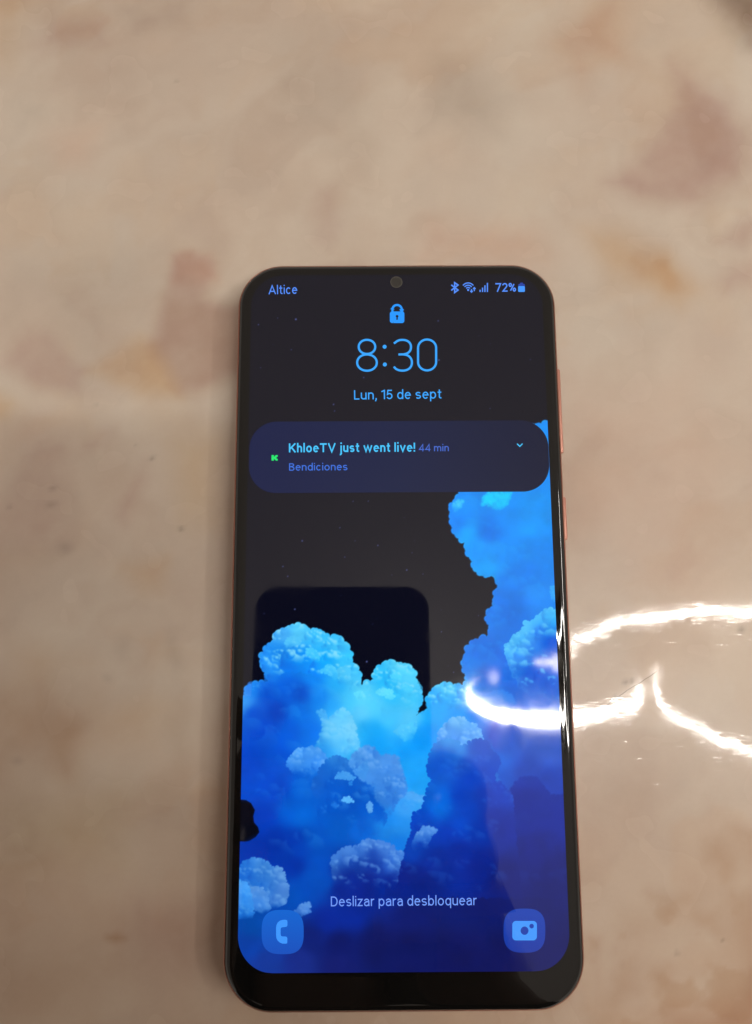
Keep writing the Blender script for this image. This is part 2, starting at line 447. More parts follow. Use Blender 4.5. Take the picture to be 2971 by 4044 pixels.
lamp = empty('pendant_lamp', (.52, -.1, 1.48))
tag(lamp, 'pendant lamp of glowing white hoops, mirrored at the right of the phone screen, plus an added unseen hoop', 'lamp')
def lamp_part(name, me, mat, parent=None):
    o = link(name, me, mat)
    o.parent = parent or lamp
    if parent is None: o.matrix_parent_inverse = Matrix.Translation(-lamp.location)
    return o
HOOPS = [  # centre, radius direction along the long axis, radius direction of the lower lit side, half width of the strip, arc lit
    ((.3178, -.1238, 1.1991), (.14803, .00605, -.03477), (-.03274, -.03236, -.14505), .0094, (-14, 205)),
    ((.6281, -.0717, 1.2002), (.23432, .00232, -.10928), (-.10414, .08323, -.22155), .0046, (-5, 176)),
    ((1.1200, .0900, 1.2400), (.04000, .22000, -.01500), (-.10000, .02000, -.20000), .0085, (-10, 190)),  # added hoop out of view, fills the left side with light
    ((.6841, -.1132, 1.1130), (.17120, -.01400, -.09416), (-.09049, -.08409, -.15203), .0046, (-20, 190)),
]
for c, u, b, half, arc in HOOPS:
    c, u, b = Vector(c), Vector(u), Vector(b)
    r = u.length; e1 = u.normalized(); n = e1.cross(b).normalized(); e2 = n.cross(e1)
    if e2.dot(b) < 0: e2 = -e2
    hoop = lamp_part('hoop', band(c, e1, e2, n, r - .008, r, half + .0015), M_BRASS)
    st = link('light_strip', band(c, e1, e2, n, r + .0002, r + .003, half, arc[0], arc[1]), M_STRIP)
    st.parent = hoop
    top = c - e2 * r
    cab = [(top, .0012), (Vector((top.x, top.y, 1.47)), .0012)]
    lo, hi = cab[0][0], cab[1][0]
    ring = lambda p: [(p.x + .0015 * math.cos(t * math.pi / 4), p.y + .0015 * math.sin(t * math.pi / 4), p.z) for t in range(8)]
    lamp_part('cable', loft('cable', [ring(lo), ring(hi)], True, True), M_BRASS)
lamp_part('canopy', loft('canopy', [[(.52 + r * math.cos(t * math.pi / 16), -.1 + r * math.sin(t * math.pi / 16), z) for t in range(32)]
          for r, z in ((.02, 1.43), (.16, 1.435), (.17, 1.45), (.17, 1.479))], True, True), M_BRASS)
for p, sc in (((.2121, -.1007, 1.2219), (.75, 1.2, 1)), ((.3237, -.0748, 1.2012), (.8, 1.9, 1)), ((.3040, -.0735, 1.2060), (2.3, .7, .8))):
    bm = bmesh.new(); bmesh.ops.create_uvsphere(bm, u_segments=14, v_segments=9, radius=.009)
    bmesh.ops.scale(bm, verts=bm.verts, vec=sc)
    bmesh.ops.translate(bm, verts=bm.verts, vec=p)
    me = bpy.data.meshes.new('bulb'); bm.to_mesh(me); bm.free()
    lamp_part('bulb', me, M_BULB)

# ================================================================== the phone on the table
phone = empty('smartphone', (0, 0, 0))
tag(phone, 'smartphone with lit blue cloud lock screen lying on the marbled table', 'phone')
def part(name, me, mat, smooth=False, parent=None):
    return link(name, me, mat, parent or phone, smooth)

GX, GY, GR = .03770, .08275, .0100                    # half width, half length and corner radius of the front glass
def oring(off, z, n=18):
    return [(x, y, z) for x, y in round_rect(GX + off, GY + off, GR + off, n)]
# front glass: flat top rolling over at the rim
prof = [(-.0017, .0088), (-.0012, .00877), (-.0008, .00868), (-.0004, .00852), (-.00012, .0083), (0, .0080), (0, .0074)]
glass = part('front_glass', loft('front_glass', [oring(o, z) for o, z in reversed(prof)], False, True), M_GLASS, True)
# frame: thin lip, bulging side, back edge
prof = [(.00004, .0074), (.00004, .0079), (.00016, .0080), (.00034, .0078), (.00058, .0070), (.00070, .0058), (.00070, .0040), (.00050, .0024), (.0000, .0012), (-.0012, .0006)]
part('frame', loft('frame', [oring(o, z) for o, z in prof]), M_FRAME, True)
prof = [(-.0012, .0006), (-.0025, .0003), (-.006, .0002)]
part('back_cover', loft('back_cover', [oring(o, z) for o, z in prof], False, True), M_BACK, True)
def button(name, y0, y1):
    bm = bmesh.new()
    hx, hz = .0012, .00105
    bmesh.ops.create_cube(bm, size=1.0)
    bmesh.ops.scale(bm, verts=bm.verts, vec=(hx * 2, y1 - y0, hz * 2))
    bmesh.ops.translate(bm, verts=bm.verts, vec=(GX + .0007 + .0008 - hx, (y0 + y1) / 2, .0050))
    bmesh.ops.bevel(bm, geom=[e for e in bm.edges], offset=.00045, segments=3, affect='EDGES', profile=.5)
    me = bpy.data.meshes.new(name); bm.to_mesh(me); bm.free()
    part(name, me, M_BUTTON, True)
button('volume_button', .0366, .0574)
button('power_button', .0160, .0262)

# ------------------------------------------------------------------ picture on the display
SX, SYB, SYT, SRB = .03490, -.07505, .0802, .0074
NU, NV = 500, 1080
def interp_color(P, cols, eps=34.0):
    cp = np.array([c[:2] for c in cols], float); cc = np.array([c[2:] for c in cols], float)
    out = np.zeros((len(P), 3)); step = 60000
    for i in range(0, len(P), step):
        d2 = ((P[i:i + step, None, :] - cp[None]) ** 2).sum(2)
        w = 1.0 / (d2 + eps * eps) ** 2.1
        out[i:i + step] = (w @ cc) / w.sum(1)[:, None]
    return out

def pts(view, rows):
    ox, oy, s = VIEWS[view]
    return [(ox + s * r[0], oy + s * r[1]) + tuple(r[2:]) for r in rows]

class Painter:
    def __init__(self, P, nu, nv):
        self.P = P; self.C = np.tile(np.array((0.0, 2.0, 21.0)), (len(P), 1)); self.nu, self.nv = nu, nv
        self.warp = P + np.stack([fbm(P[:, 0] / 17, P[:, 1] / 17, 5, 3) - .5, fbm(P[:, 0] / 17, P[:, 1] / 17, 15, 3) - .5], 1) * 13
    def near(self, lo, hi):
        return np.where(((self.P > lo) & (self.P < hi)).all(1))[0]
    def mask(self, sel, poly, puff, seed, soft):
        P = self.P[sel]
        rng = random.Random(seed)
        sd = signed_dist(P, poly)
        if puff:
            n = len(poly)
            for i in range(n):
                a, b = poly[i], poly[(i + 1) % n]
                ln = math.hypot(b[0] - a[0], b[1] - a[1]); t = 0
                while t < ln:
                    r = rng.uniform(*puff)
                    cx = a[0] + (b[0] - a[0]) * t / max(ln, 1e-6) + rng.uniform(-.25, .25) * r
                    cy = a[1] + (b[1] - a[1]) * t / max(ln, 1e-6) + rng.uniform(-.25, .25) * r
                    near = np.where((np.abs(P[:, 0] - cx) < r + 8) & (np.abs(P[:, 1] - cy) < r + 8))[0]
                    if len(near):
                        sd[near] = np.maximum(sd[near], r * .85 - np.hypot(P[near, 0] - cx, P[near, 1] - cy))
                    t += r * rng.uniform(.9, 1.5)
        return sstep(-soft, soft, sd), sd
    def cloud(self, poly, cols, puff=(5, 13), fade=None, seed=1, soft=1.8, alpha=1.0, rim=None, lobes=0, light=(150, 225, 255), lobe_r=(10, 28), amp=.35, eps=34.0):
        pp = np.array(poly); m = (puff[1] if puff else 0) + soft + 6
        sel = self.near(pp.min(0) - m, pp.max(0) + m)
        if not len(sel): return
        a, sd = self.mask(sel, poly, puff, seed, soft)
        keep = a > .002; sel, a, sd = sel[keep], a[keep], sd[keep]
        P = self.P[sel]
        col = interp_color(P, cols, eps)
        n = fbm(P[:, 0] / 70 + seed, P[:, 1] / 70, 40 + seed % 9, 4) - .5
        col = col * (1 + .14 * n)[:, None]
        rng = random.Random(seed * 7 + 1)
        L = np.array(light, float)
        if lobes:
            S = self.relief(sel, P, sd, lobes, lobe_r, rng)
            up = np.clip(S, 0, 1)[:, None] * amp * 1.5; dn = np.clip(-S, 0, 1)[:, None] * amp * .85
            col = col * (1 - dn) + dn * col * np.array((.25, .62, .86))
            col = col + (L - col) * np.minimum(up, .9)
        if rim:
            w = np.exp(-np.maximum(sd, 0) / rim[0]) * rim[1]
            col += (L - col) * w[:, None]
        if fade:
            wv = (fbm(P[:, 0] / 34, P[:, 1] / 34, 91 + seed % 5, 4) - .5) * (fade[1] - fade[0]) * 1.1
            a = a * (1 - sstep(fade[0], fade[1], P[:, 1] + wv))
        a = (a * alpha)[:, None]
        self.C[sel] = self.C[sel] * (1 - a) + col * a
    def relief(self, sel, P, sd, n, rr, rng):
        """Light and shade over heaps of rounded puffs, large ones carrying smaller ones, seen lit from above."""
        nv, nu = self.nv, self.nu
        H = np.full(nv * nu, -1.0); S = np.zeros(nv * nu)
        ok = np.zeros(nv * nu, bool); ok[sel] = True
        G = self.warp
        edge = np.where((sd > 0) & (sd < rr[1] * 2.2))[0]
        balls = []
        for _ in range(n):
            k = int(edge[rng.randrange(len(edge))]) if rng.random() < .62 and len(edge) else rng.randrange(len(P))
            R = rng.uniform(rr[0], rr[1]) * (1.5 if rng.random() < .3 else 1.0)
            x, y = P[k]; z = rng.uniform(0, .6) * R
            balls.append((x, y, R, z))
            for _ in range(rng.randrange(2, 5)):
                t = rng.uniform(-2.9, -.2); q = rng.uniform(.45, .95); r2 = R * rng.uniform(.30, .58)
                balls.append((x + R * q * math.cos(t), y + R * q * math.sin(t), r2, z + R * math.sqrt(1 - q * q) * .8))
        li = np.array((.33, -.74, .58)); li /= np.linalg.norm(li)
        for x, y, R, z in balls:
            p = at(x, y, GLASS_Z)
            ci = int((p.x / SX + 1) / 2 * (nu - 1)); ri = int((p.y - SYB) / (SYT - SYB) * (nv - 1)); w = int(R / 2.3) + 4
            r0, r1, c0, c1 = max(ri - w, 0), min(ri + w, nv), max(ci - w, 0), min(ci + w, nu)
            if r0 >= r1 or c0 >= c1: continue
            ids = (np.arange(r0, r1)[:, None] * nu + np.arange(c0, c1)[None]).ravel()
            ids = ids[ok[ids]]
            dx = (G[ids, 0] - x) / R; dy = (G[ids, 1] - y) / R
            d2 = dx * dx + dy * dy
            m = d2 < 1; ids, dx, dy, d2 = ids[m], dx[m], dy[m], d2[m]
            nz = np.sqrt(1 - d2); h = z + R * nz
            m = h > H[ids]; ids, dx, dy, nz, h = ids[m], dx[m], dy[m], nz[m], h[m]
            sh = (dx * li[0] + dy * li[1] + nz * li[2] - .60) / .42
            H[ids] = h; S[ids] = sh * sstep(.75, -.35, dy)
        S = S.reshape(nv, nu)
        for _ in range(3):
            S[1:-1, 1:-1] = (S[1:-1, 1:-1] * 2 + S[:-2, 1:-1] + S[2:, 1:-1] + S[1:-1, :-2] + S[1:-1, 2:]) / 6
        return S.ravel()[sel]
    def star(self, x, y, r, c, k):
        sel = self.near((x - 4 * r, y - 4 * r), (x + 4 * r, y + 4 * r))
        if len(sel):
            d = np.hypot(self.P[sel, 0] - x, self.P[sel, 1] - y)
            w = (np.exp(-(d / (r * .75)) ** 2) * k * .7)[:, None]
            self.C[sel] += (np.array(c) - self.C[sel]) * w

def paint_clouds(pt):
    A = lambda r: pts('A', r); B = lambda r: pts('B', r); Cv = lambda r: pts('C', r); D = lambda r: pts('D', r)
    # --- the one big bank of cloud, its colour read at many places
    left = src('A', [(60,890),(140,880),(125,800),(145,690),(185,640),(240,620),(325,628),(352,605),(325,560),(300,500),(285,440),(285,385),(320,345),(345,310),(380,290),(383,235),(420,195),(500,162),(570,148),(620,162),(660,194),(720,190),(780,218),(825,262),(880,250),(930,268),(970,312),(998,380),(998,440),(1040,492),(1070,550),(1058,620),(1100,662),(1125,640),(1140,616),(1200,615),(1202,545),(1240,494),(1310,454),(1350,449),(1420,474),(1480,484),(1520,540),(1527,600),(1556,650),(1568,730),(1556,800),(1530,838),(1545,900)])
    hump = src('B', [(128,2030),(150,2005),(205,1968),(222,1958),(228,1880),(255,1802),(300,1754),(350,1710),(380,1700),(430,1724),(475,1742),(520,1730),(570,1748)])
    right = src('B', [(605,1620),(580,1570),(570,1500),(585,1450),(600,1370),(642,1314),(700,1289),(750,1269),(818,1262),(824,1155),(790,1080),(814,1004),(888,968),(868,900),(870,832),(922,772),(915,740),(888,672),(850,645),(770,660),(712,627),(655,572),(652,502),(612,452),(594,382),(608,330),(555,315),(495,252),(484,192),(452,130),(458,60),(450,-5)])
    up = src('E', [(240,440),(245,395),(318,325),(330,255)]) + [(1816,1900), (2100,1690), (2300,1640), (2400, 1640)]
    bank = left + hump + right + up + [(2400, 4000), (800, 4000), (800, 2831)]
    cols = A([(450,220,60,170,250),(570,180,78,205,255),(420,350,10,130,240),(600,420,0,140,250),(350,470,34,150,250),(500,500,0,120,245),(760,250,45,185,252),(900,330,60,198,255),(960,420,45,195,255),(800,420,0,165,255),(700,560,0,130,250),(1000,560,62,198,255),(900,620,20,170,255),(500,620,0,92,225),(600,700,0,72,202),(300,700,0,76,206),(200,660,24,135,243),(200,850,0,74,206),(400,850,0,64,192),(150,780,62,162,250),(600,850,0,110,235),(750,750,0,120,240),(850,800,20,155,250),(1000,750,50,195,255),(1080,720,82,218,255),(300,1000,0,70,200),(500,1000,0,90,222),(700,1000,0,104,232),(900,900,50,182,255),(900,1050,60,182,255),(1000,1000,100,208,255),(1100,850,84,204,255),(1100,1000,0,162,250),(1200,800,64,204,255),(1300,600,12,182,255),(1400,500,78,214,255),(1500,560,72,208,255),(1350,700,20,184,255),(1500,750,54,200,255),(1300,900,56,192,255),(1500,900,82,204,255),(1450,1000,80,200,255),(1200,1000,0,160,250),(1200,1100,0,150,245),(1400,1100,20,162,250),(1550,1100,0,150,250),(1600,1020,0,146,250),(200,1250,0,68,198),(400,1250,0,80,210),(250,1450,0,74,205),(400,1500,0,68,200),(600,1500,0,95,215),(300,1700,0,58,185),(500,1650,0,90,205),(600,1700,0,100,212),(400,1900,0,48,165),(550,1900,0,54,175),(700,1900,0,84,195),(900,1800,0,90,200),(1100,1800,0,100,215),(1300,1750,22,135,235),(1400,1800,34,142,236),(1450,1650,62,160,245),(1500,1300,22,162,250),(1600,1400,22,162,250),(1500,1550,42,165,250)])
    cols += B([(500,60,0,142,250),(500,150,0,130,245),(600,260,0,164,255),(800,250,0,118,235),(1000,100,0,142,248),(1200,200,0,152,252),(700,400,0,152,254),(900,450,0,142,247),(1200,400,0,136,242),(800,600,0,164,255),(1000,700,0,124,235),(1200,650,0,128,240),(1350,500,0,135,242),(1000,900,0,120,232),(1300,850,14,136,243),(950,1000,0,112,226),(1000,1150,0,116,230),(850,1080,0,122,235),(700,1400,0,110,228),(650,1500,0,126,236),(800,1600,0,100,218),(900,1450,0,106,225),(1300,1600,0,84,205),(1200,1700,20,104,222),(1000,1750,5,98,216),(900,1800,20,120,228),(300,1850,10,164,255),(400,1750,70,206,255),(500,1850,30,168,250),(250,1950,10,162,250),(500,1990,20,150,245),(700,1950,14,124,236),(1200,0,0,150,250),(1200,-300,0,140,245)])
    cols += Cv([(1000,400,20,60,195),(1050,600,24,100,212),(1000,750,24,108,216),(100,600,0,152,250),(250,500,0,152,250),(280,700,22,162,250),(200,900,22,155,245),(100,1250,32,145,240),(50,1400,10,120,225),(1400,600,20,60,185),(1400,1000,10,48,160),(1300,1500,8,36,138),(1000,1700,6,30,130)])
    cols += D([(300,400,0,48,165),(600,400,0,65,180),(750,500,0,78,192),(550,550,0,48,165),(700,650,0,78,188),(650,750,0,72,182),(550,800,0,76,182),(800,700,0,78,190),(950,600,10,40,150),(1100,600,10,45,160),(900,750,8,35,140),(1100,750,8,35,140),(1300,700,0,40,150),(1000,950,5,40,152),(800,1000,6,38,148),(200,1050,0,72,168),(180,1200,8,62,165),(700,1150,12,30,112),(900,1200,11,23,100),(1200,1200,12,22,95),(1500,1200,10,22,98),(300,1350,20,55,152),(600,1350,22,42,132),(900,1380,18,28,108),(1500,1380,14,24,102),(1500,1000,8,28,116)])
    cols += [(1800,3500,6,28,118),(1950,3550,8,26,112),(2150,3550,10,28,118),(2000,3800,12,22,100),(2220,3780,12,24,108),(1800,3800,12,22,100)]
    pt.cloud(bank, cols, puff=(8, 19), seed=5, soft=2.6, rim=(7, .30), lobes=0, light=(95, 200, 255))
    # the gap at the left edge where the night sky shows
    pt.cloud(src('A', [(60,1560),(150,1568),(190,1592),(222,1650),(208,1700),(215,1750),(248,1790),(258,1830),(228,1870),(180,1900),(145,1908),(60,1904)]),
             [(900,3200,1,3,16)], puff=None, seed=2, soft=1.8)
    # cauliflower heads: lobes lit from above
    def heads(poly, cols_, n, **k):
        pt.cloud(poly, cols_, **{**dict(puff=(8, 19), soft=2.8, lobes=n, rim=None), **k})
    heads(left + hump[:1] + src('A', [(1400,1000),(1000,700),(700,520),(450,500),(330,600)]), cols, 120, seed=11, lobe_r=(12, 34), amp=.56, light=(150, 232, 255), fade=(2640, 2830))
    heads(hump + src('B', [(560,1900),(140,2030)]), cols, 26, seed=12, lobe_r=(11, 28), amp=.52, light=(150, 230, 255), fade=(2760, 2840))
    heads(right + up + [(2400, 2700), (1860, 2700)], cols, 60, seed=13, lobe_r=(28, 70), amp=.13, light=(40, 175, 255))
    # soft swelling masses in the body of the bank
    body = src('A', [(140,700),(700,560),(1150,700),(1500,880),(1640,900),(1640,1700),(1300,1900),(700,2060),(120,2060),(120,1950),(300,1850),(240,1560),(120,1540)])
    pt.cloud(body, cols, puff=None, seed=15, soft=30, lobes=80, lobe_r=(30, 74), amp=.11, light=(70, 180, 255), alpha=.85)
    # small bright tufts
    T = [('A', [(470,290),(490,250),(540,240),(590,250),(590,290),(540,300),(480,325)], (72,194,252)),
         ('A', [(650,340),(690,330),(715,360),(740,400),(735,430),(690,430),(665,390),(645,370)], (62,200,255)),
         ('A', [(755,515),(800,490),(830,468),(870,490),(890,530),(900,570),(870,580),(830,540),(790,530)], (66,198,255)),
         ('A', [(900,500),(960,480),(1000,520),(990,580),(940,620),(905,570)], (70,200,255)),
         ('A', [(1215,690),(1240,665),(1300,670),(1335,675),(1340,700),(1357,725),(1340,745),(1310,735),(1280,710),(1230,705)], (86,222,255)),
         ('A', [(1330,555),(1360,535),(1400,560),(1410,595),(1385,612),(1360,585)], (62,208,255)),
         ('A', [(1410,640),(1450,625),(1500,650),(1495,690),(1450,680)], (58,204,255)),
         ('A', [(1040,700),(1080,680),(1118,720),(1110,760),(1060,750)], (84,220,255)),
         ('A', [(1360,1010),(1420,965),(1480,955),(1525,900),(1540,960),(1510,1060),(1440,1080)], (72,196,255)),
         ('E', [(560,400),(580,310),(640,265),(880,265),(860,320),(820,400),(760,440),(680,430),(620,380)], (0,212,255)),
         ('E', [(245,425),(260,390),(310,350),(350,350),(330,420),(270,460)], (62,205,255))]
    for i, (v, poly, c) in enumerate(T):
        pl = src(v, poly); ys = [p[1] for p in pl]; h = max(ys) - min(ys)
        pt.cloud(pl, [(0, 0) + c], puff=(3, 8), soft=3.0 if v == 'A' else 6, seed=30 + i, lobes=8, lobe_r=(5, 13), amp=.35, light=(150, 235, 255), fade=(min(ys) + h * .35, max(ys) + h * .35), alpha=.9)
    # pillar of light cloud in the middle
    pt.cloud(src('A', [(735,845),(770,840),(800,880),(820,950),(840,900),(880,860),(940,820),(980,850),(1010,910),(1035,970),(1045,1050),(1070,1110),(1070,1200),(1000,1260),(800,1260),(700,1170),(760,1060),(780,980),(775,920)]),
             A([(780,880,60,170,250),(850,950,104,206,255),(950,880,96,206,255),(1000,1000,118,212,255),(900,1100,86,196,255),(1050,1120,96,200,255),(800,1180,30,150,246)]), puff=(4, 10), seed=51, soft=4, lobes=26, lobe_r=(13, 32), amp=.36, light=(130, 214, 255), fade=(2920, 3000), alpha=.9)
    # the moonlit heart of the bank
    for gx, gy, gr, gk in ((1400, 2820, 190, .18), (1260, 2520, 150, .10), (1590, 2700, 130, .16), (1080, 2500, 110, .12)):
        g = np.exp(-((pt.P[:, 0] - gx) ** 2 + (pt.P[:, 1] - gy) ** 2) / gr ** 2) * gk * sstep(60, 130, pt.C[:, 2])
        pt.C += (np.array((150., 226., 255.)) - pt.C) * g[:, None]
    # column of shade at the right of centre
    pt.cloud(src('C', [(890,470),(915,410),(950,395),(965,330),(1000,290),(1700,290),(1700,1900),(1100,1900),(1040,1000),(990,900),(940,760),(930,600)]),
             Cv([(900,470,18,72,202),(1000,500,30,86,202),(1200,450,34,86,198),(1400,600,32,84,196),(950,700,24,98,212),(1000,850,18,84,204),(1200,800,22,70,186),(1400,900,18,62,178),(1200,1000,8,40,154),(1450,1200,8,38,152),(1300,1500,10,32,132),(1450,1700,10,28,122)]), puff=(5, 12), seed=52, soft=2.5, lobes=14, lobe_r=(26, 66), amp=.05, light=(60, 130, 235))
    pt.cloud(src('C', [(1080,940),(1110,890),(1160,850),(1220,830),(1290,840),(1330,900),(1400,1000),(1560,1010),(1700,1100),(1700,1500),(1000,1500),(1010,1000)]),
             Cv([(1220,850,12,50,166),(1200,1000,8,40,152),(1400,1100,8,40,152),(1100,1200,8,38,150)]), puff=(4, 11), seed=53, soft=4, fade=(3180, 3360), alpha=.85)
    # head standing at the right edge
    pt.cloud(src('B', [(1700,1000),(1440,1005),(1390,995),(1340,1012),(1270,1062),(1225,1107),(1162,1122),(1142,1180),(1150,1210),(1092,1212),(1032,1252),(1007,1312),(974,1342),(974,1410),(1007,1480),(1012,1530),(1042,1610),(1082,1650),(1102,1720),(1200,1800),(1330,1780),(1390,1850),(1700,1800)]),
             B([(1400,1030,66,190,255),(1280,1080,60,184,255),(1160,1160,76,196,255),(1060,1250,66,190,255),(1000,1370,58,178,252),(1100,1350,62,176,250),(1010,1470,42,150,244),(1300,1200,26,124,236),(1400,1300,8,88,216),(1200,1400,26,118,232),(1100,1450,36,136,240),(1200,1600,10,86,212),(1300,1700,16,92,214),(1060,1600,24,116,230),(1150,1720,20,100,218)]), puff=(5, 14), seed=54, soft=2.2, rim=(6, .25), lobes=30, lobe_r=(13, 36), amp=.46, light=(110, 215, 255), fade=(2680, 2790))
    pt.cloud(src('B', [(1700,765),(1430,765),(1400,772),(1397,820),(1412,880),(1440,905),(1700,900)]), [(0, 0, 44, 166, 250)], puff=(3, 7), seed=55, lobes=10, lobe_r=(6, 14), light=(110, 215, 255), fade=(2360, 2390))
    pt.cloud(src('B', [(780,1810),(850,1780),(940,1775),(1020,1820),(1060,1900),(900,1960),(800,1900)]), [(0, 0, 34, 130, 234)], puff=(4, 9), seed=56, soft=4, fade=(2760, 2800), alpha=.8)
    # grey-blue heads in the lower middle
    pt.cloud(src('A', [(490,1290),(502,1230),(540,1190),(570,1152),(620,1150),(680,1138),(740,1156),(790,1200),(803,1240),(790,1300),(745,1380),(640,1420),(600,1360),(540,1340)]),
             A([(520,1210,70,154,245),(600,1170,76,160,246),(700,1160,72,156,244),(560,1290,50,136,236),(700,1270,58,142,238),(640,1360,44,132,234)]), puff=(4, 10), seed=57, soft=2.5, lobes=20, lobe_r=(13, 32), amp=.44, light=(125, 192, 255), fade=(3010, 3090))
    pt.cloud(src('A', [(1370,1570),(1440,1510),(1500,1508),(1550,1535),(1625,1538),(1630,1620),(1560,1680),(1450,1660)]), A([(1500,1530,78,172,252),(1600,1560,80,172,252),(1450,1620,54,150,244)]), puff=(4, 9), seed=58, soft=3, lobes=14, lobe_r=(8, 18), amp=.25, light=(130, 200, 255), fade=(3150, 3200))
    pt.cloud(src('A', [(692,1450),(708,1390),(742,1370),(757,1312),(812,1248),(870,1218),(940,1227),(1000,1277),(1040,1322),(1110,1402),(1200,1470),(1230,1560),(1270,1650),(1290,1740),(1230,1830),(1050,1880),(850,1840),(750,1720),(732,1620),(762,1570),(702,1510)]),
             A([(760,1330,24,104,212),(850,1240,50,140,228),(800,1300,10,98,208),(720,1420,16,96,206),(950,1260,44,128,222),(900,1300,18,104,212),(850,1450,0,88,204),(1000,1480,0,86,202),(1100,1450,10,98,210),(1000,1620,0,84,198),(1150,1600,0,88,202),(850,1650,0,86,198),(800,1700,0,88,200),(1200,1720,4,92,206),(1000,1760,0,86,198)]), puff=(4, 11), seed=60, soft=2.5, lobes=22, lobe_r=(14, 38), amp=.22, light=(80, 160, 240), fade=(3190, 3300))
    pt.cloud(src('A', [(1000,1270),(1022,1200),(1072,1162),(1130,1133),(1190,1152),(1240,1207),(1320,1208),(1388,1218),(1402,1290),(1438,1380),(1456,1470),(1440,1520),(1380,1570),(1340,1650),(1300,1720),(1280,1650),(1220,1560),(1200,1450),(1100,1400),(1040,1340)]),
             A([(1080,1180,80,158,240),(1130,1240,66,146,234),(1200,1200,78,154,238),(1300,1240,76,152,238),(1380,1280,76,150,236),(1280,1360,64,140,230),(1400,1440,60,138,230),(1300,1500,54,132,226),(1340,1600,48,126,224),(1290,1690,30,112,216)]), puff=(4, 11), seed=59, soft=5, lobes=44, lobe_r=(12, 34), amp=.42, light=(118, 180, 250), fade=(3170, 3240))
    for i, (poly, c, al) in enumerate([([(880,1390),(900,1350),(940,1335),(990,1355),(1040,1385),(1020,1402),(950,1397)], (72,162,242), .85), ([(1040,1330),(1080,1290),(1130,1255),(1145,1310),(1115,1395),(1070,1372)], (62,146,232), .8),
            ([(930,1572),(950,1547),(990,1544),(1010,1562),(1025,1580),(980,1588)], (92,184,252), .95), ([(1132,1610),(1155,1586),(1180,1610),(1178,1660),(1155,1672)], (96,170,242), .9), ([(850,1610),(880,1592),(905,1610),(880,1632)], (30,122,226), .6), ([(995,1425),(1008,1422),(1010,1440),(998,1440)], (60,160,245), .6)]):
        pt.cloud(src('A', poly), [(0, 0) + c], puff=(2, 6), seed=70 + i, soft=2.5, lobes=6, lobe_r=(5, 12), amp=.3, light=(130, 200, 255), alpha=al)
    # white hump and the dark tower before it
    pt.cloud(src('C', [(405,520),(412,440),(442,402),(490,352),(520,322),(580,303),(640,313),(690,357),(740,372),(788,430),(806,500),(780,580),(420,580)]),
             Cv([(460,420,96,178,255),(560,340,104,190,255),(650,340,98,184,255),(740,420,84,168,252),(560,450,70,152,246),(680,460,74,156,246),(450,500,60,146,244)]), puff=(4, 10), seed=80, soft=2.2, lobes=24, lobe_r=(13, 34), amp=.44, light=(140, 205, 255))
    pt.cloud(src('C', [(322,760),(332,680),(352,592),(392,547),(450,512),(520,508),(590,532),(632,590),(650,562),(690,527),(740,512),(790,503),(838,518),(862,560),(877,615),(920,622),(947,660),(952,710),(928,770),(905,800),(897,880),(960,885),(1000,925),(1060,1010),(1140,1900),(-60,1900),(-10,1640),(40,1560),(110,1522),(142,1420),(182,1350),(178,1260),(202,1162),(260,1132),(300,1050),(306,980),(332,900),(360,868),(340,820)]),
             Cv([(375,575,52,148,236),(400,600,14,92,208),(480,530,76,172,248),(540,545,72,168,246),(600,545,66,160,242),(620,600,50,150,240),(450,600,10,92,212),(540,590,4,84,206),(420,680,0,76,200),(360,760,0,84,206),(500,700,0,80,205),(650,700,0,66,192),(700,580,16,74,196),(780,540,20,78,198),(840,580,20,78,198),(900,680,18,76,196),(850,800,10,68,192),(700,850,0,62,188),(600,1000,0,60,185),(430,1000,0,98,214),(350,950,0,92,210),(420,1100,0,108,224),(260,1200,0,72,196),(230,1300,0,60,182),(700,1150,0,64,190),(600,1250,0,72,198),(500,1350,0,56,182),(850,1000,8,56,178),(950,1000,10,60,184),(900,1200,8,44,160),(1000,1300,8,40,152),(800,1300,0,52,172),(600,1500,0,44,164),(400,1600,0,44,158),(800,1600,4,36,146),(250,1750,4,34,134),(1000,1700,8,28,124),(100,1700,6,34,138),(150,1500,0,64,180)]),
             puff=(5, 13), seed=81, soft=2.2, lobes=30, lobe_r=(20, 50), amp=.11, light=(70, 150, 240))
    pt.cloud(src('C', [(180,1440),(202,1390),(217,1342),(252,1312),(282,1282),(330,1280),(393,1310),(355,1350),(320,1400),(300,1480),(200,1520)]), Cv([(250,1340,84,150,234),(320,1300,92,158,240),(220,1400,50,120,220),(300,1400,20,88,200),(240,1480,0,62,180)]), puff=(4, 9), seed=82, soft=2.5, lobes=24, lobe_r=(7, 18), amp=.3, light=(140, 190, 248), fade=(3310, 3370))
    # low heads along the bottom
    pt.cloud(src('D', [(850,520),(872,472),(920,442),(970,403),(1060,407),(1090,372),(1140,348),(1190,353),(1250,358),(1300,383),(1343,402),(1360,442),(1430,452),(1405,500),(1390,580),(1350,760),(900,760),(860,640)]),
             D([(890,500,64,128,216),(980,440,78,140,224),(1060,440,66,128,216),(1140,380,82,146,230),(1250,390,76,138,224),(1340,460,70,132,220),(1390,480,64,130,222),(1330,540,58,118,212),(960,530,20,70,176),(1050,540,10,56,164),(1180,450,12,58,168),(1200,560,8,48,156),(1280,540,28,80,186),(1000,640,8,38,144),(1150,680,8,34,138),(1300,680,2,38,148)]), puff=(4, 11), seed=83, soft=2.5, lobes=34, lobe_r=(12, 32), amp=.40, light=(120, 178, 245), fade=(3440, 3520))
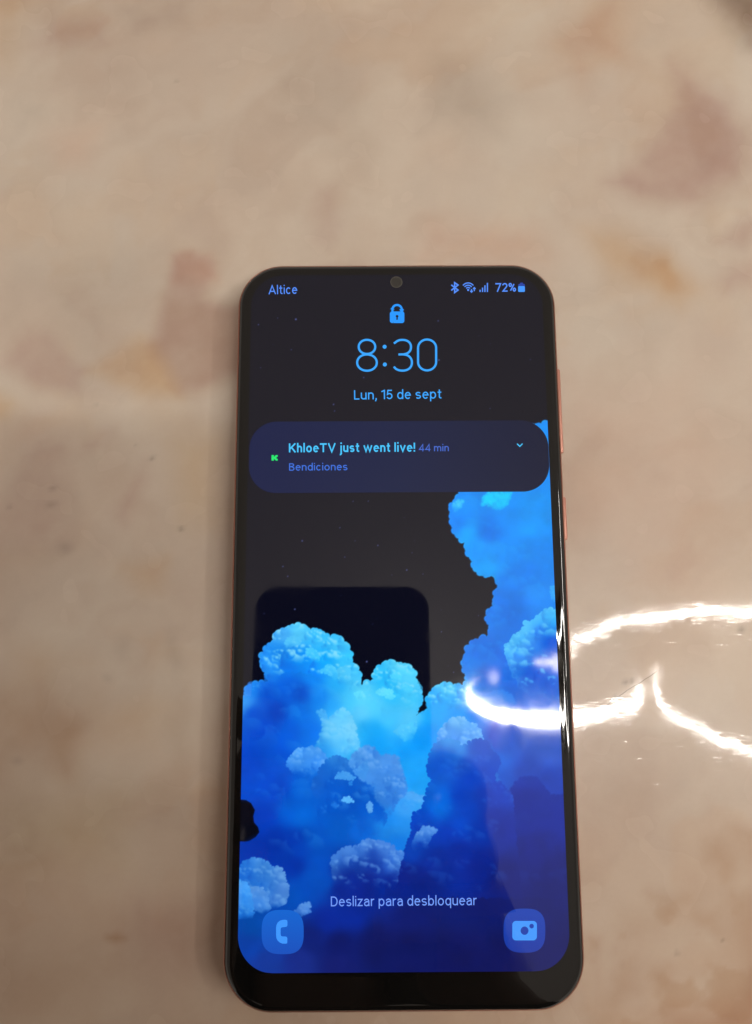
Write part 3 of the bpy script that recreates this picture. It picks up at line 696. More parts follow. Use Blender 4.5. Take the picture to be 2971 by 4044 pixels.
    pt.cloud(src('D', [(40,600),(100,580),(130,532),(200,502),(220,492),(270,507),(330,542),(370,572),(420,572),(458,612),(468,670),(493,740),(488,800),(470,850),(390,890),(330,930),(40,930)]),
             D([(230,520,70,146,228),(150,540,34,116,214),(300,560,60,134,220),(420,600,80,142,220),(450,740,74,132,214),(300,640,50,124,212),(150,620,20,100,204),(250,700,30,108,206),(350,720,52,120,206),(420,840,66,126,208),(120,600,24,106,208)]), puff=(4, 11), seed=84, soft=2.2, lobes=30, lobe_r=(12, 34), amp=.38, light=(120, 180, 240), fade=(3555, 3600))
    pt.cloud(src('D', [(175,760),(190,738),(230,730),(280,742),(318,790),(323,850),(348,900),(300,950),(200,900)]), D([(230,750,86,150,228),(300,800,78,142,222),(220,830,50,124,214),(310,890,62,130,216)]), puff=(4, 9), seed=85, soft=2.2, lobes=24, lobe_r=(7, 20), amp=.25, light=(130, 185, 242), fade=(3580, 3620))
    pt.cloud(src('D', [(40,690),(100,682),(140,692),(168,730),(188,800),(198,870),(210,940),(190,980),(40,980)]), D([(130,720,70,156,240),(110,800,48,140,234),(180,860,58,144,234),(130,940,24,110,210)]), puff=(4, 9), seed=86, soft=2.2, lobes=24, lobe_r=(7, 20), amp=.25, light=(120, 190, 248), fade=(3590, 3640))
    pt.cloud(src('D', [(500,960),(560,920),(590,880),(630,857),(670,862),(675,890),(658,905),(675,930),(640,945),(600,962),(540,985)]), D([(640,880,88,148,226),(650,930,72,130,216),(560,940,48,108,200),(510,965,36,100,200)]), puff=(3, 8), seed=87, soft=3, lobes=16, lobe_r=(6, 14), amp=.25, light=(130, 180, 242), fade=(3590, 3640))
    deep = sstep(3180, 3750, pt.P[:, 1]) * sstep(1250, 1800, pt.P[:, 0])        # the wallpaper sinks into navy at lower right
    pt.C *= 1 - deep[:, None] * np.array((.30, .22, .12))
    for x, y, r, k in STARS:
        pt.star(x, y, r, (150, 165, 255), k)

STARS = [(1021,1282,3.2,.8),(1097,1256,3,.6),(1169,1261,4.6,1),(1151,1381,3.2,.7),(1030,1452,3,.55),(1731,1267,3.6,.8),(1734,1422,4.2,.9),(1437,1491,3.4,.8),(1318,1597,3.8,.9),(1322,1623,3.4,.7),(1892,1326,2.6,.4),
         (1937,1358,2.6,.4),(2095,1420,3,.6),(1936,1613,3,.6),(1242,1100,2.4,.25),(1079,1360,2.4,.3),(1500,1505,2.4,.35),(1580,1585,2.4,.3),(1300,1313,2.4,.3),(1236,1536,2.4,.3),(1395,1980,3.2,.7),(1455,1979,3.2,.7),(1597,2044,2.6,.4),
         (1343,2084,3.2,.8),(1403,2136,3,.6),(1194,2136,4,.9),(1493,2154,3.6,.85),(1362,2200,3.4,.7),(1628,2183,3,.6),(1118,2237,3.6,.8),(1137,2276,3.6,.8),(1607,2251,4,.9),(1548,2271,2.8,.5),(1671,2267,3.2,.6),(1638,2136,2.6,.4),
         (1165,2406,3.8,.85),(1044,2423,3,.6),(1347,2352,2.8,.4),(1472,2465,3,.5),(1449,2613,4.2,1),(1490,2443,2.4,.3),(1744,2495,3.4,.7),(1792,2655,3.4,.7),(1890,2431,3,.6),(1770,2630,2.4,.35),(1743,2409,2.6,.4),(1707,2330,2.4,.3),(2100,1840,2.4,.3)]

def build_display():
    v = np.linspace(0, 1, NV); ys = SYB + (SYT - SYB) * v
    hw = np.full(NV, SX)
    for k, y in enumerate(ys):
        for dy, r in ((y - SYB, SRB), (SYT - y, .0078)):
            if dy < r: hw[k] = min(hw[k], SX - r + math.sqrt(max(r * r - (r - dy) ** 2, 0)))
    u = np.linspace(-1, 1, NU)
    X = hw[:, None] * u[None]; Y = np.repeat(ys[:, None], NU, 1)
    Z = np.full(X.shape, GLASS_Z + .00002)
    P3 = np.stack([X.ravel(), Y.ravel(), Z.ravel()], 1)
    c = (P3 - np.array(CAM_P)) @ np.array(CAM_R)
    U = np.stack([W_PX / 2 + F_PX * c[:, 0] / -c[:, 2], H_PX / 2 - F_PX * c[:, 1] / -c[:, 2]], 1)
    pt = Painter(U, NU, NV)
    paint_clouds(pt)
    idx = np.arange(NU * NV).reshape(NV, NU)
    F = np.stack([idx[:-1, :-1], idx[:-1, 1:], idx[1:, 1:], idx[1:, :-1]], -1).reshape(-1, 4)
    me = bpy.data.meshes.new('display')
    me.vertices.add(len(P3)); me.vertices.foreach_set('co', P3.ravel())
    me.loops.add(F.size); me.loops.foreach_set('vertex_index', F.ravel())
    me.polygons.add(len(F)); me.polygons.foreach_set('loop_start', np.arange(0, F.size, 4))
    me.update(calc_edges=True)
    ca = me.color_attributes.new('picture', 'FLOAT_COLOR', 'POINT')
    rgba = np.ones((len(P3), 4)); rgba[:, :3] = lin(np.clip(pt.C, 0, 255))
    ca.data.foreach_set('color', rgba.astype(np.float32).ravel())
    o = part('display', me, M_SCREEN)
    o['label'] = 'lit display showing blue cumulus clouds on a starry night sky'
    return o
display = build_display()

# ------------------------------------------------------------------ things drawn on the display
def on_screen(px, py, lift):
    p = at(px, py, GLASS_Z)
    return (p.x, p.y, GLASS_Z + lift)

def flat_shape(name, outline, lift, mat, parent=None, colors=None, holes=()):
    """A flat patch in the plane of the screen; its outline and holes are in photograph pixels."""
    bm = bmesh.new()
    def loop(o):
        vs = [bm.verts.new(on_screen(x, y, lift)) for x, y in o]
        return [bm.edges.new((vs[i], vs[(i + 1) % len(vs)])) for i in range(len(vs))]
    es = loop(outline)
    for h in holes: es += loop(h)
    if holes: bmesh.ops.triangle_fill(bm, edges=es, use_beauty=True)
    else: bm.faces.new([v for v in bm.verts])
    for f in bm.faces:
        f.normal_update()
        if f.normal.z < 0: f.normal_flip()
    me = bpy.data.meshes.new(name); bm.to_mesh(me); bm.free()
    if colors:
        ca = me.color_attributes.new('picture', 'FLOAT_COLOR', 'POINT')
        for i, v in enumerate(me.vertices):
            ca.data[i].color = colors(v.co)
    return link(name, me, mat, parent or display)

def rr_px(x0, y0, x1, y1, r, n=10, p=2.0):
    hx, hy = (x1 - x0) / 2, (y1 - y0) / 2; cx, cy = (x0 + x1) / 2, (y0 + y1) / 2
    out = []
    for sx, sy, a0 in ((1, 1, 0), (-1, 1, 90), (-1, -1, 180), (1, -1, 270)):
        for k in range(n + 1):
            a = math.radians(a0 + 90 * k / n)
            ca, sa = math.cos(a), math.sin(a)
            out.append((cx + sx * (hx - r) + r * math.copysign(abs(ca) ** (2 / p), ca), cy + sy * (hy - r) + r * math.copysign(abs(sa) ** (2 / p), sa)))
    return out

def circ_px(cx, cy, rx, ry=None, n=28):
    ry = ry or rx
    return [(cx + rx * math.cos(2 * math.pi * k / n), cy + ry * math.sin(2 * math.pi * k / n)) for k in range(n)]

# notification card: a fine grid so that its soft colour gradient is smooth
def card():
    hx, yc, hy, r = .03420, None, None, .0052
    pl, pr = at(985, 1808, GLASS_Z), at(2168, 1800, GLASS_Z)
    y_top = at(1560, 1663, GLASS_Z).y; y_bot = at(1560, 1944.5, GLASS_Z).y
    x0, x1 = pl.x, pr.x
    n, mrows = 60, 40
    verts, cols_, faces = [], [], []
    for j in range(mrows + 1):
        s = j / mrows; s = .5 - .5 * math.cos(math.pi * s)
        y = y_bot + (y_top - y_bot) * s
        dy = min(y - y_bot, y_top - y); rr = .0063; ins = 0
        if dy < rr: ins = rr - math.sqrt(max(rr * rr - (rr - dy) ** 2, 0))
        for i in range(n + 1):
            t = i / n
            x = x0 + ins + (x1 - x0 - 2 * ins) * t
            verts.append((x, y, GLASS_Z + .00004))
            a = lin((2, 19, 66)); b = lin((4, 21, 62)); c = lin((4, 14, 46))
            q = (x - x0) / (x1 - x0)
            k = a * (1 - q / .5) + b * (q / .5) if q < .5 else b * (1 - (q - .5) / .5) + c * ((q - .5) / .5)
            cols_.append((k[0], k[1], k[2], 1))
    for j in range(mrows):
        for i in range(n):
            a = j * (n + 1) + i
            faces.append((a, a + 1, a + n + 2, a + n + 1))
    me = mesh_from('notification_card', verts, faces)
    ca = me.color_attributes.new('picture', 'FLOAT_COLOR', 'POINT')
    ca.data.foreach_set('color', np.array(cols_, np.float32).ravel())
    return link('notification_card', me, M_SCREEN, display)
card()

# ------------------------------------------------------------------ lettering from drawn strokes
def arc(cx, cy, rx, ry, a0, a1, n=14):
    return [(cx + rx * math.cos(math.radians(a0 + (a1 - a0) * k / n)), cy + ry * math.sin(math.radians(a0 + (a1 - a0) * k / n))) for k in range(n + 1)]

def glyph(ch, w):
    h = w / 2; X = .74
    def ell(W): return [arc(W / 2, X / 2, W / 2 - h, X / 2 - h + .01, 0, 360, 26)]
    def arch(x0, x1): return [(x0, X * .45)] + arc((x0 + x1) / 2, X - h - .22, (x1 - x0) / 2, .23, 172, 0, 12) + [(x1, 0)]
    if ch == ' ': return .22, []
    if ch == 'A': return .90, [[(h * .55, 0), (.45, 1 - h * .6), (.90 - h * .55, 0)], [(.20, .33), (.70, .33)]]
    if ch == 'l': return w, [[(h, 0), (h, 1.05)]]
    if ch == 't': return .42, [[(.19, .97), (.19, .22)] + arc(.33, .20, .14, .20 - h, 180, 275, 8) + [(.41, h)], [(0, X - h), (.40, X - h)]]
    if ch == 'i': return w, [[(h, 0), (h, X)], [(h, .90), (h, .90 + w)]]
    if ch == 'j': return .26, [[(.26 - h, X), (.26 - h, -.12)] + arc(.26 - h - .13, -.12, .13, .15, 0, -80, 8) + [(0, -.27)], [(.26 - h, .90), (.26 - h, .90 + w)]]
    if ch == 'c': return .62, [arc(.32, X / 2, .32 - h, X / 2 - h + .01, 42, 318, 22)]
    if ch == 'e': return .64, [[(.05, .40), (.64 - h, .40)] + arc(.32, X / 2, .32 - h, X / 2 - h + .01, 6, 318, 24)]
    if ch == 'o': return .67, ell(.67)
    if ch == '7': return .66, [[(0, 1 - h), (.62, 1 - h), (.22, 0)]]
    if ch == '2': return .66, [arc(.33, .70, .32 - h, .30 - h, 172, -32, 16) + [(h * 1.5, h), (.66, h)]]
    if ch == '%': return .86, [arc(.19, .77, .19 - h * .8, .22 - h * .8, 0, 360, 18), arc(.67, .23, .19 - h * .8, .22 - h * .8, 0, 360, 18), [(.64, .88), (.22, .12)]]
    if ch == 'L': return .56, [[(h, 1), (h, h), (.56, h)]]
    if ch == 'u': return .60, [[(h, X), (h, .28)] + arc(.30, .25, .30 - h, .25 - h, 180, 352, 12), [(.60 - h, X), (.60 - h, 0)]]
    if ch == 'n': return .60, [[(h, 0), (h, X)], arch(h, .60 - h)]
    if ch == 'h': return .60, [[(h, 0), (h, 1.05)], arch(h, .60 - h)]
    if ch == 'm': return 1.0, [[(h, 0), (h, X)], arch(h, .5), arch(.5, 1 - h)]
    if ch == ',': return .16, [[(.10, w * 1.05), (.10, 0), (.02, -.20)]]
    if ch == '1': return .38, [[(0, .80), (.38 - h, .94), (.38 - h, 0)], [(.38 - h, .85), (.38 - h, 1.0)]]
    if ch == '5': return .63, [[(.58, 1 - h), (.15, 1 - h), (.10, .50)] + arc(.31, .33, .32 - h, .33 - h, 132, -158, 18)]
    if ch == 'd': return .64, [arc(.32, X / 2, .32 - h, X / 2 - h + .01, 0, 360, 24), [(.64 - h, 0), (.64 - h, 1.05)]]
    if ch == 'b': return .64, [arc(.32, X / 2, .32 - h, X / 2 - h + .01, 0, 360, 24), [(h, 0), (h, 1.05)]]
    if ch == 'p': return .64, [arc(.32, X / 2, .32 - h, X / 2 - h + .01, 0, 360, 24), [(h, X), (h, -.28)]]
    if ch == 'q': return .64, [arc(.32, X / 2, .32 - h, X / 2 - h + .01, 0, 360, 24), [(.64 - h, X), (.64 - h, -.28)]]
    if ch == 's':
        q = (X - w) / 4
        return .57, [arc(.285, h + 3 * q, .285 - h, q, 28, 255, 14) + arc(.285, h + q, .285 - h, q, 80, -152, 14)]
    if ch == 'K': return .80, [[(h, 0), (h, 1)], [(.76, 1), (h, .36)], [(.30, .56), (.80 - h * .4, 0)]]
    if ch == 'T': return .80, [[(0, 1 - h), (.80, 1 - h)], [(.40, 1 - h), (.40, 0)]]
    if ch == 'V': return .88, [[(h * .6, 1), (.44, h * .6), (.88 - h * .6, 1)]]
    if ch == 'w': return 1.02, [[(h * .7, X), (.29, h * .6), (.51, X - h * .6), (.73, h * .6), (1.02 - h * .7, X)]]
    if ch == 'v': return .66, [[(h * .7, X), (.33, h * .6), (.66 - h * .7, X)]]
    if ch == '!': return w, [[(h, 1), (h, .32)], [(h, 0), (h, w * 1.05)]]
    if ch == '4': return .72, [[(.54, 0), (.54, 1), (h * .8, .27), (.72, .27)]]
    if ch == 'B': return .68, [[(h, 0), (h, 1)], [(h, 1 - h), (.36, 1 - h)] + arc(.37, .76, .24 - h * .4, .24 - h, 88, -88, 12) + [(h, .53)], [(h, .53), (.38, .53)] + arc(.39, .27, .29 - h, .27 - h * .9, 84, -88, 12) + [(h, h)]]
    if ch == 'D': return .74, [[(h, 0), (h, 1)], [(h, 1 - h), (.30, 1 - h)] + arc(.32, .5, .42 - h, .5 - h, 88, -88, 18) + [(h, h)]]
    if ch == 'z': return .56, [[(.02, X - h), (.50, X - h), (.06, h), (.56, h)]]
    if ch == 'r': return .37, [[(h, 0), (h, X)], [(h, .40)] + arc(h + .25, .42, .25, X - h - .42, 170, 92, 8) + [(.37, X - h)]]
    if ch == 'a': return .60, [arc(.29, X - h - .19, .29 - h, .20, 168, 0, 12) + [(.60 - h, 0)], [(.60 - h, .45), (.28, .45)] + arc(.27, .23, .27 - h, .225 - h * .6, 90, 300, 14) + [(.44, .09), (.60 - h, .20)]]
    raise ValueError(ch)

def ribbon(bm, line, w, put, z):
    """A stroke of width w along a polyline (mitred)."""
    n = len(line); closed = n > 3 and abs(line[0][0] - line[-1][0]) < 1e-6 and abs(line[0][1] - line[-1][1]) < 1e-6
    P = line[:-1] if closed else line; n = len(P); rows = []
    for i in range(n):
        a = P[i - 1] if (i > 0 or closed) else None; b = P[(i + 1) % n] if (i < n - 1 or closed) else None
        def unit(p, q):
            d = (q[0] - p[0], q[1] - p[1]); l = math.hypot(*d) or 1; return d[0] / l, d[1] / l
        d1 = unit(a, P[i]) if a else unit(P[i], b); d2 = unit(P[i], b) if b else d1
        nx, ny = -(d1[1] + d2[1]), d1[0] + d2[0]; l = math.hypot(nx, ny)
        if l < 1e-6: nx, ny, k = -d1[1], d1[0], 1
        else:
            nx, ny = nx / l, ny / l; k = 1 / max(.45, nx * -d1[1] + ny * d1[0])
        rows.append([bm.verts.new(put(P[i][0] + s * nx * w / 2 * k, P[i][1] + s * ny * w / 2 * k, z)) for s in (1, -1)])
    for i in range(n if closed else n - 1):
        r0, r1 = rows[i], rows[(i + 1) % n]
        bm.faces.new((r0[0], r0[1], r1[1], r1[0]))

def text(name, s, p0, p1, cap, weight, mat, lift=.00006, gap=.15, parent=None):
    """Lettering from baseline pixel p0 to p1 with capitals cap pixels high."""
    x = 0; strokes = []
    for i, ch in enumerate(s):
        W, st = glyph(ch, weight)
        strokes += [[(x + a, b) for a, b in line] for line in st]
        x += W + (gap if ch != ' ' else .12)
    total = x - gap
    ux, uy = (p1[0] - p0[0]) / total, (p1[1] - p0[1]) / total
    ang = (p1[1] - p0[1]) / (p1[0] - p0[0])
    def put(a, b, z):
        return on_screen(p0[0] + ux * a + cap * b * ang, p0[1] + uy * a - cap * b, z)
    bm = bmesh.new()
    for k, line in enumerate(strokes): ribbon(bm, line, weight, put, lift + .000001 * (k % 7))
    for f in bm.faces:
        f.normal_update()
        if f.normal.z < 0: f.normal_flip()
    me = bpy.data.meshes.new(name); bm.to_mesh(me); bm.free()
    return link(name, me, mat, parent or display)

def strokes_px(name, lines, w, mat, lift=.00006, parent=None, fills=()):
    bm = bmesh.new()
    for k, line in enumerate(lines): ribbon(bm, line, w, lambda a, b, z: on_screen(a, b, z), lift + .000001 * (k % 7))
    for k, f in enumerate(fills): bm.faces.new([bm.verts.new(on_screen(x, y, lift + .000009 + .000001 * k)) for x, y in f])
    for f in bm.faces:
        f.normal_update()
        if f.normal.z < 0: f.normal_flip()
    me = bpy.data.meshes.new(name); bm.to_mesh(me); bm.free()
    return link(name, me, mat, parent or display)

G_TIME = glow('clock_blue', 48, 164, 255); G_DATE = glow('date_blue', 52, 165, 255); G_BAR = glow('status_blue', 82, 142, 252)
G_TITLE = glow('title_blue', 66, 196, 255); G_BODY = glow('body_blue', 58, 112, 222); G_AGE = glow('age_blue', 66, 104, 205)
G_HINT = glow('hint_blue', 116, 158, 255); G_LOCK = glow('lock_blue', 24, 150, 255); G_GREEN = glow('green_mark', 24, 232, 110)
G_ICON = glow('icon_blue', 64, 152, 255); G_DIM = glow('dim_blue', 30, 62, 160)

text('carrier_name', 'Altice', (1062, 1162.8), (1174.5, 1160.6), 35, .13, G_BAR)
text('battery_percent', '72%', (1957, 1153), (2038, 1152), 34.5, .15, G_BAR, gap=.13)
text('date_text', 'Lun, 15 de sept', (1399, 1578.5), (1744.5, 1574), 37, .128, G_DATE)
text('notification_title', 'KhloeTV just went live!', (1141.7, 1787), (1640, 1784), 35.5, .175, G_TITLE, lift=.00008)
text('notification_age', '44 min', (1655, 1783), (1773, 1782), 27.5, .14, G_AGE, lift=.00008)
text('notification_text', 'Bendiciones', (1142.5, 1859), (1373, 1857.5), 29, .13, G_BODY, lift=.00008)
text('unlock_hint', 'Deslizar para desbloquear', (1307.5, 3579), (1883, 3574), 39, .118, G_HINT)

# the clock: thin round strokes
def clk(x, y): return (1330 + .3027 * x, 1270 + .3027 * y)
def sup(cx, cy, rx, ry, a0, a1, n=40, p=2.2):
    out = []
    for k in range(n + 1):
        a = math.radians(a0 + (a1 - a0) * k / n); c, s = math.cos(a), math.sin(a)
        out.append(clk(cx + rx * math.copysign(abs(c) ** (2 / p), c), cy + ry * math.copysign(abs(s) ** (2 / p), s)))
    return out
zero = [clk(x, y) for x, y in [(1062 + 118 - 118 * math.cos(t), 345 - 110 * math.sin(t)) for t in [math.pi * k / 20 for k in range(21)]] + [(1062 + 118 + 118 * math.cos(t), 528 + 110 * math.sin(t)) for t in [math.pi * k / 20 for k in range(21)]]]
zero.append(zero[0])
three = [clk(748, 287)] + sup(858, 333, 112, 93, 218, 360, 24)[2:] + sup(858, 333, 112, 95, 0, 78, 12)[1:] + [clk(868, 429), clk(806, 430)]
three2 = [clk(868, 429)] + sup(858, 536, 124, 107, 282, 360, 12)[1:] + sup(858, 536, 124, 105, 0, 152, 24)[1:]
strokes_px('clock_time', [sup(396, 331, 108, 92, 0, 360, 40, 2.05), sup(396, 536, 128, 106, 0, 360, 44, 2.05), three, three2, zero], 8.4, G_TIME,
           fills=[circ_px(*clk(626, 330), 7.9), circ_px(*clk(629, 561), 7.9)])
# padlock
def lk(x, y): return (1000 + .4237 * x, 1080 + .4237 * y)
lock = flat_shape('padlock', rr_px(*lk(1275, 355), *lk(1410, 463), 9), .00006, G_LOCK, holes=[
    [lk(*p) for p in [(1334,432),(1337,412),(1329,404),(1331,392),(1342,386),(1353,392),(1355,404),(1348,412),(1350,432)]]])
strokes_px('shackle', [[lk(1299, 358), lk(1299, 335)] + [lk(1342 - 43 * math.cos(t), 335 - 40 * math.sin(t)) for t in [math.pi * k / 14 for k in range(15)]] + [lk(1385, 335), lk(1385, 358)]], 8.6, G_LOCK, lift=.00007, parent=display)
# status icons
def st(x, y): return (1750 + .3027 * x, 1080 + .3027 * y)
strokes_px('bluetooth_icon', [[st(*p) for p in [(108,150),(196,218),(152,250),(152,122),(196,152),(108,222)]]], 5.4, G_BAR)
wl = []
for r in (88, 60, 32):
    wl.append([st(328 + r * math.sin(t), 218 - r * math.cos(t) * 1.06) for t in [math.radians(-50 + 100 * k / 12) for k in range(13)]])
strokes_px('wifi_icon', wl + [[st(372, 205), st(372, 245)], [st(356, 228), st(372, 246), st(388, 228)], [st(408, 232), st(408, 186)], [st(392, 204), st(408, 186), st(424, 204)]], 4.4, G_BAR, fills=[circ_px(*st(328, 217), 4.2)])
strokes_px('signal_icon', [[st(x, 243), st(x, y)] for x, y in ((484, 214), (516, 186), (547, 156), (579, 124))], 4.8, G_BAR)
flat_shape('battery_icon', rr_px(*st(980, 166), *st(1068, 242), 4), .00006, G_ICON)
flat_shape('battery_top', [st(*p) for p in [(980,166),(980,146),(992,138),(1004,136),(1008,122),(1038,120),(1044,135),(1058,137),(1068,146),(1068,166)]], .00005, G_DIM)
# notification mark and arrow
strokes_px('expand_arrow', [[(2042.4, 1752.6), (2053.2, 1763.2), (2064, 1752.4)]], 4.2, G_TITLE, lift=.00008)
mk = lambda x, y: (1040 + .4843 * x, 1690 + .4843 * y)
flat_shape('app_mark', [mk(*p) for p in [(68,222),(88,222),(88,234),(95,234),(95,227),(101,227),(101,222),(119,222),(119,236),(112,236),(112,242),(106,242),(106,248),(112,248),(112,253),(119,253),(119,267),(101,267),(101,261),(95,261),(95,255),(88,255),(88,267),(68,267)]], .00008, G_GREEN)
# the two shortcut buttons
def squircle(name, x0, y0, x1, y1, ctop, cbot):
    cx, cy, hx, hy = (x0 + x1) / 2, (y0 + y1) / 2, (x1 - x0) / 2, (y1 - y0) / 2
    out = []
    for k in range(64):
        a = 2 * math.pi * k / 64; c, s = math.cos(a), math.sin(a)
        out.append((cx + hx * math.copysign(abs(c) ** (2 / 2.9), c), cy + hy * math.copysign(abs(s) ** (2 / 2.9), s)))
    yt, yb = at(cx, y0, GLASS_Z).y, at(cx, y1, GLASS_Z).y
    a, b = lin(ctop), lin(cbot)
    def colr(co):
        t = (co.y - yb) / (yt - yb); v = b * (1 - t) + a * t
        return (v[0], v[1], v[2], 1)
    base = flat_shape(name, out, .00004, M_SCREEN, colors=colr)
    return base
b1 = squircle('call_shortcut', 1034, 3593, 1200, 3768, (22, 102, 210), (28, 82, 190))
b2 = squircle('camera_shortcut', 1989, 3588, 2154, 3762, (22, 66, 176), (24, 56, 162))
ph = lambda x, y: (1000 + .15133 * x, 3550 + .15133 * y)
flat_shape('handset_icon', [ph(*p) for p in [(845,540),(885,552),(898,580),(898,690),(880,715),(850,728),(760,738),(728,752),(720,790),(720,920),(730,960),(760,975),(850,978),(882,990),(895,1020),(895,1140),(880,1160),(850,1165),(760,1162),(690,1130),(640,1080),(610,1020),(602,940),(602,740),(615,670),(650,605),(710,562),(780,542)]], .00006, G_ICON, parent=b1)
cm = lambda x, y: (1950 + .15133 * x, 3550 + .15133 * y)
flat_shape('camera_icon', rr_px(*cm(486, 572), *cm(1128, 1080), 15), .00006, G_ICON, parent=b2, holes=[circ_px(*cm(806, 826), 15.5, 16.5), circ_px(*cm(990, 707), 8.8, 9.4, 18)])
# selfie camera window in the black border
def disc(name, r0, r1, z, mat):
    n = 40; V, F = [], []
    c = at(1566, 1114.7, GLASS_Z)
    for k in range(n):
        a = 2 * math.pi * k / n
        V += [(c.x + r0 * math.cos(a), c.y + r0 * math.sin(a), z), (c.x + r1 * math.cos(a), c.y + r1 * math.sin(a), z)]
    if r0 == 0: V = [(c.x + r1 * math.cos(2 * math.pi * k / n), c.y + r1 * math.sin(2 * math.pi * k / n), z) for k in range(n)]; F = [tuple(range(n))]
    else: F = [(2 * k, 2 * k + 1, (2 * k + 3) % (2 * n), (2 * k + 2) % (2 * n)) for k in range(n)]
    return part(name, mesh_from(name, V, F), mat)
disc('front_camera', 0, .00125, GLASS_Z + .00006, M_LENS)
disc('camera_rim', .00126, .00145, GLASS_Z + .00006, M_LENS_RIM)

# ================================================================== the photographer, seen only as a dark shape in the glass
held = empty('camera_phone', CAM_P)
tag(held, 'black phone held over the table, mirrored as a dark rounded rectangle', 'phone')
def local(p): return CAM_P + CAM_R @ Vector(p)
def hp(name, me, mat, smooth=False):
    o = link(name, me, mat, None, smooth); o.parent = held; o.matrix_parent_inverse = Matrix.Translation(-CAM_P); return o
M_CASE = principled('black_case', (.006, .006, .007, 1), .6, ior=1.3)
def hring(off, z): return [tuple(local((x - .0147, y - .0646, z))) for x, y in round_rect(.0393 + off, .082 + off, .0105 + off, 12)]
hp('case', loft('case', [hring(-.001, .0008), hring(0, .0018), hring(0, .0085), hring(-.001, .0095)], True, True), M_CASE, True)
hp('screen', loft('screen', [hring(-.003, .0096), hring(-.003, .0098)], False, True), M_GLASS)

M_SKIN = principled('skin', (.11, .06, .04, 1), .6)
M_WOOL = principled('dark_sweater', (.012, .012, .015, 1), .9)
M_HAIR = principled('dark_hair', (.01, .008, .007, 1), .6)
def skinned(name, chains, mat, root=0, parent=None, sub=2):
    """Grow one smooth body over joined bones: each chain lists (key, position, radius) or the key of a joint already placed."""
    keys, V, Rr, E = {}, [], [], []
    for ch in chains:
        prev = None
        for j in ch:
            if isinstance(j, str): i = keys[j]
            else:
                k, p, r = j; i = len(V); V.append(p); Rr.append(r)
                if k: keys[k] = i
            if prev is not None: E.append((prev, i))
            prev = i
    me = bpy.data.meshes.new(name); me.from_pydata(V, E, []); me.update()
    o = link(name, me, mat, parent)
    o.modifiers.new('skin', 'SKIN').use_smooth_shade = True
    sv = me.skin_vertices[0].data if me.skin_vertices else None
    if sv is None:
        bm = bmesh.new(); bm.from_mesh(me); bm.verts.layers.skin.verify(); bm.to_mesh(me); bm.free(); sv = me.skin_vertices[0].data
    for i, r in enumerate(Rr):
        sv[i].radius = r if isinstance(r, tuple) else (r, r); sv[i].use_root = (i == root)
    s = o.modifiers.new('smooth', 'SUBSURF'); s.levels = s.render_levels = sub
    return o
def hand(side, ox):
    s = side
    f = lambda x, y, z: (ox + s * x, y + (.022 if s < 0 and y > -.2 else 0), z)
    n = 'r' if s > 0 else 'l'
    ch = [[(n + 'elbow', f(.150, -.415, .09), .042), (None, f(.082, -.300, .14), .036), (n + 'wrist', f(.041, -.165, .170), .025), (n + 'palm', f(.029, -.122, .168), .023), (n + 'hand', f(.026, -.098, .164), .016)]]
    for kx, ky, dx in ((.0335, -.066, .048), (.030, -.090, .048), (.036, -.100, .050), (.034, -.122, .042)):
        ch.append([n + 'hand' if ky > -.11 else n + 'palm', (None, f(kx, ky, .163), .0098), (None, f(kx - .020, ky + .004, .153), .0090), (None, f(kx - .036, ky + .004, .151), .0085), (None, f(kx - dx, ky + .003, .152), .0072)])
    ch.append([n + 'palm', (None, f(.030, -.112, .183), .0115), (None, f(.018, -.092, .188), .0100), (None, f(.008, -.072, .187), .0088)])
    return ch
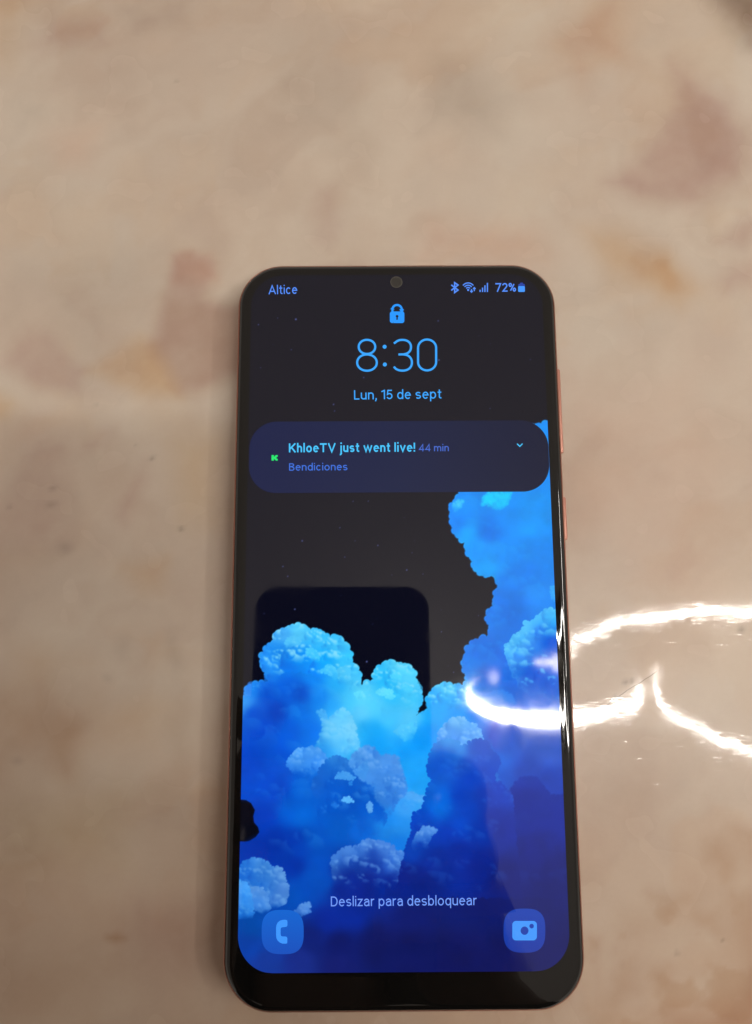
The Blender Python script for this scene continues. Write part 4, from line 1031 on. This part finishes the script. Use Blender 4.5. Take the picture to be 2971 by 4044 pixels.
body = [[('hip', (-.05, -.56, -.26), (.15, .11)), ('waist', (-.05, -.52, -.10), (.13, .10)), ('chest', (-.05, -.44, .12), (.16, .11)), ('neckbase', (-.05, -.36, .30), .06), ('neck', (-.05, -.32, .36), .05),
         ('jaw', (-.05, -.265, .40), (.058, .062)), ('skull', (-.05, -.27, .475), (.075, .088)), ('crown', (-.05, -.285, .53), (.05, .06))]]
body += [['jaw', (None, (-.05, -.20, .425), .012)]]
for s, ox in ((1, .0), (-1, -.056)):
    n = 'r' if s > 0 else 'l'
    h = hand(s, ox)
    body += [['chest', (n + 'shoulder', (-.05 + s * .17, -.40, .24), .055), (None, (-.05 + s * .20, -.42, .15), .046), (n + 'elbow_', (ox + s * .150, -.415, .09), .043)]]
    h[0] = [n + 'elbow_'] + h[0][1:]
    body += h
    body += [['hip', (None, (-.05 + s * .10, -.46, -.28), .08), (None, (-.05 + s * .13, -.20, -.27), .065), (None, (-.05 + s * .13, -.17, -.66), .05), (None, (-.05 + s * .13, -.08, -.72), .04)]]
person = skinned('person', body, M_SKIN)
tag(person, 'person in a dark sweater, mirrored as a dark shape in the phone screen', 'person')
sw = [[('hip', (-.05, -.56, -.24), (.158, .118)), ('waist', (-.05, -.52, -.10), (.140, .112)), ('chest', (-.05, -.44, .12), (.172, .122)), ('neckbase', (-.05, -.365, .29), .072)]]
for s, ox in ((1, .0), (-1, -.056)):
    sw += [['chest', (None, (-.05 + s * .17, -.40, .24), .070), (None, (-.05 + s * .20, -.42, .15), .060), (None, (ox + s * .150, -.415, .09), .056), (None, (ox + s * .078, -.300, .14), .052), (None, (ox + s * .039, -.180, .168), .036)]]
skinned('sweater', sw, M_WOOL, parent=person)
skinned('hair', [[('nape', (-.05, -.31, .41), .085), ('top', (-.05, -.297, .48), (.088, .088)), (None, (-.05, -.285, .54), (.065, .07))]] +
        [['top', (None, (-.05 + k * .085, -.28, .44), .045), (None, (-.05 + k * .105, -.285, .36), .045), (None, (-.05 + k * .11, -.30, .28), .035)] for k in (-1, 1)], M_HAIR, parent=person)  # unseen side strands, added to darken the mirrored gaps beside the head
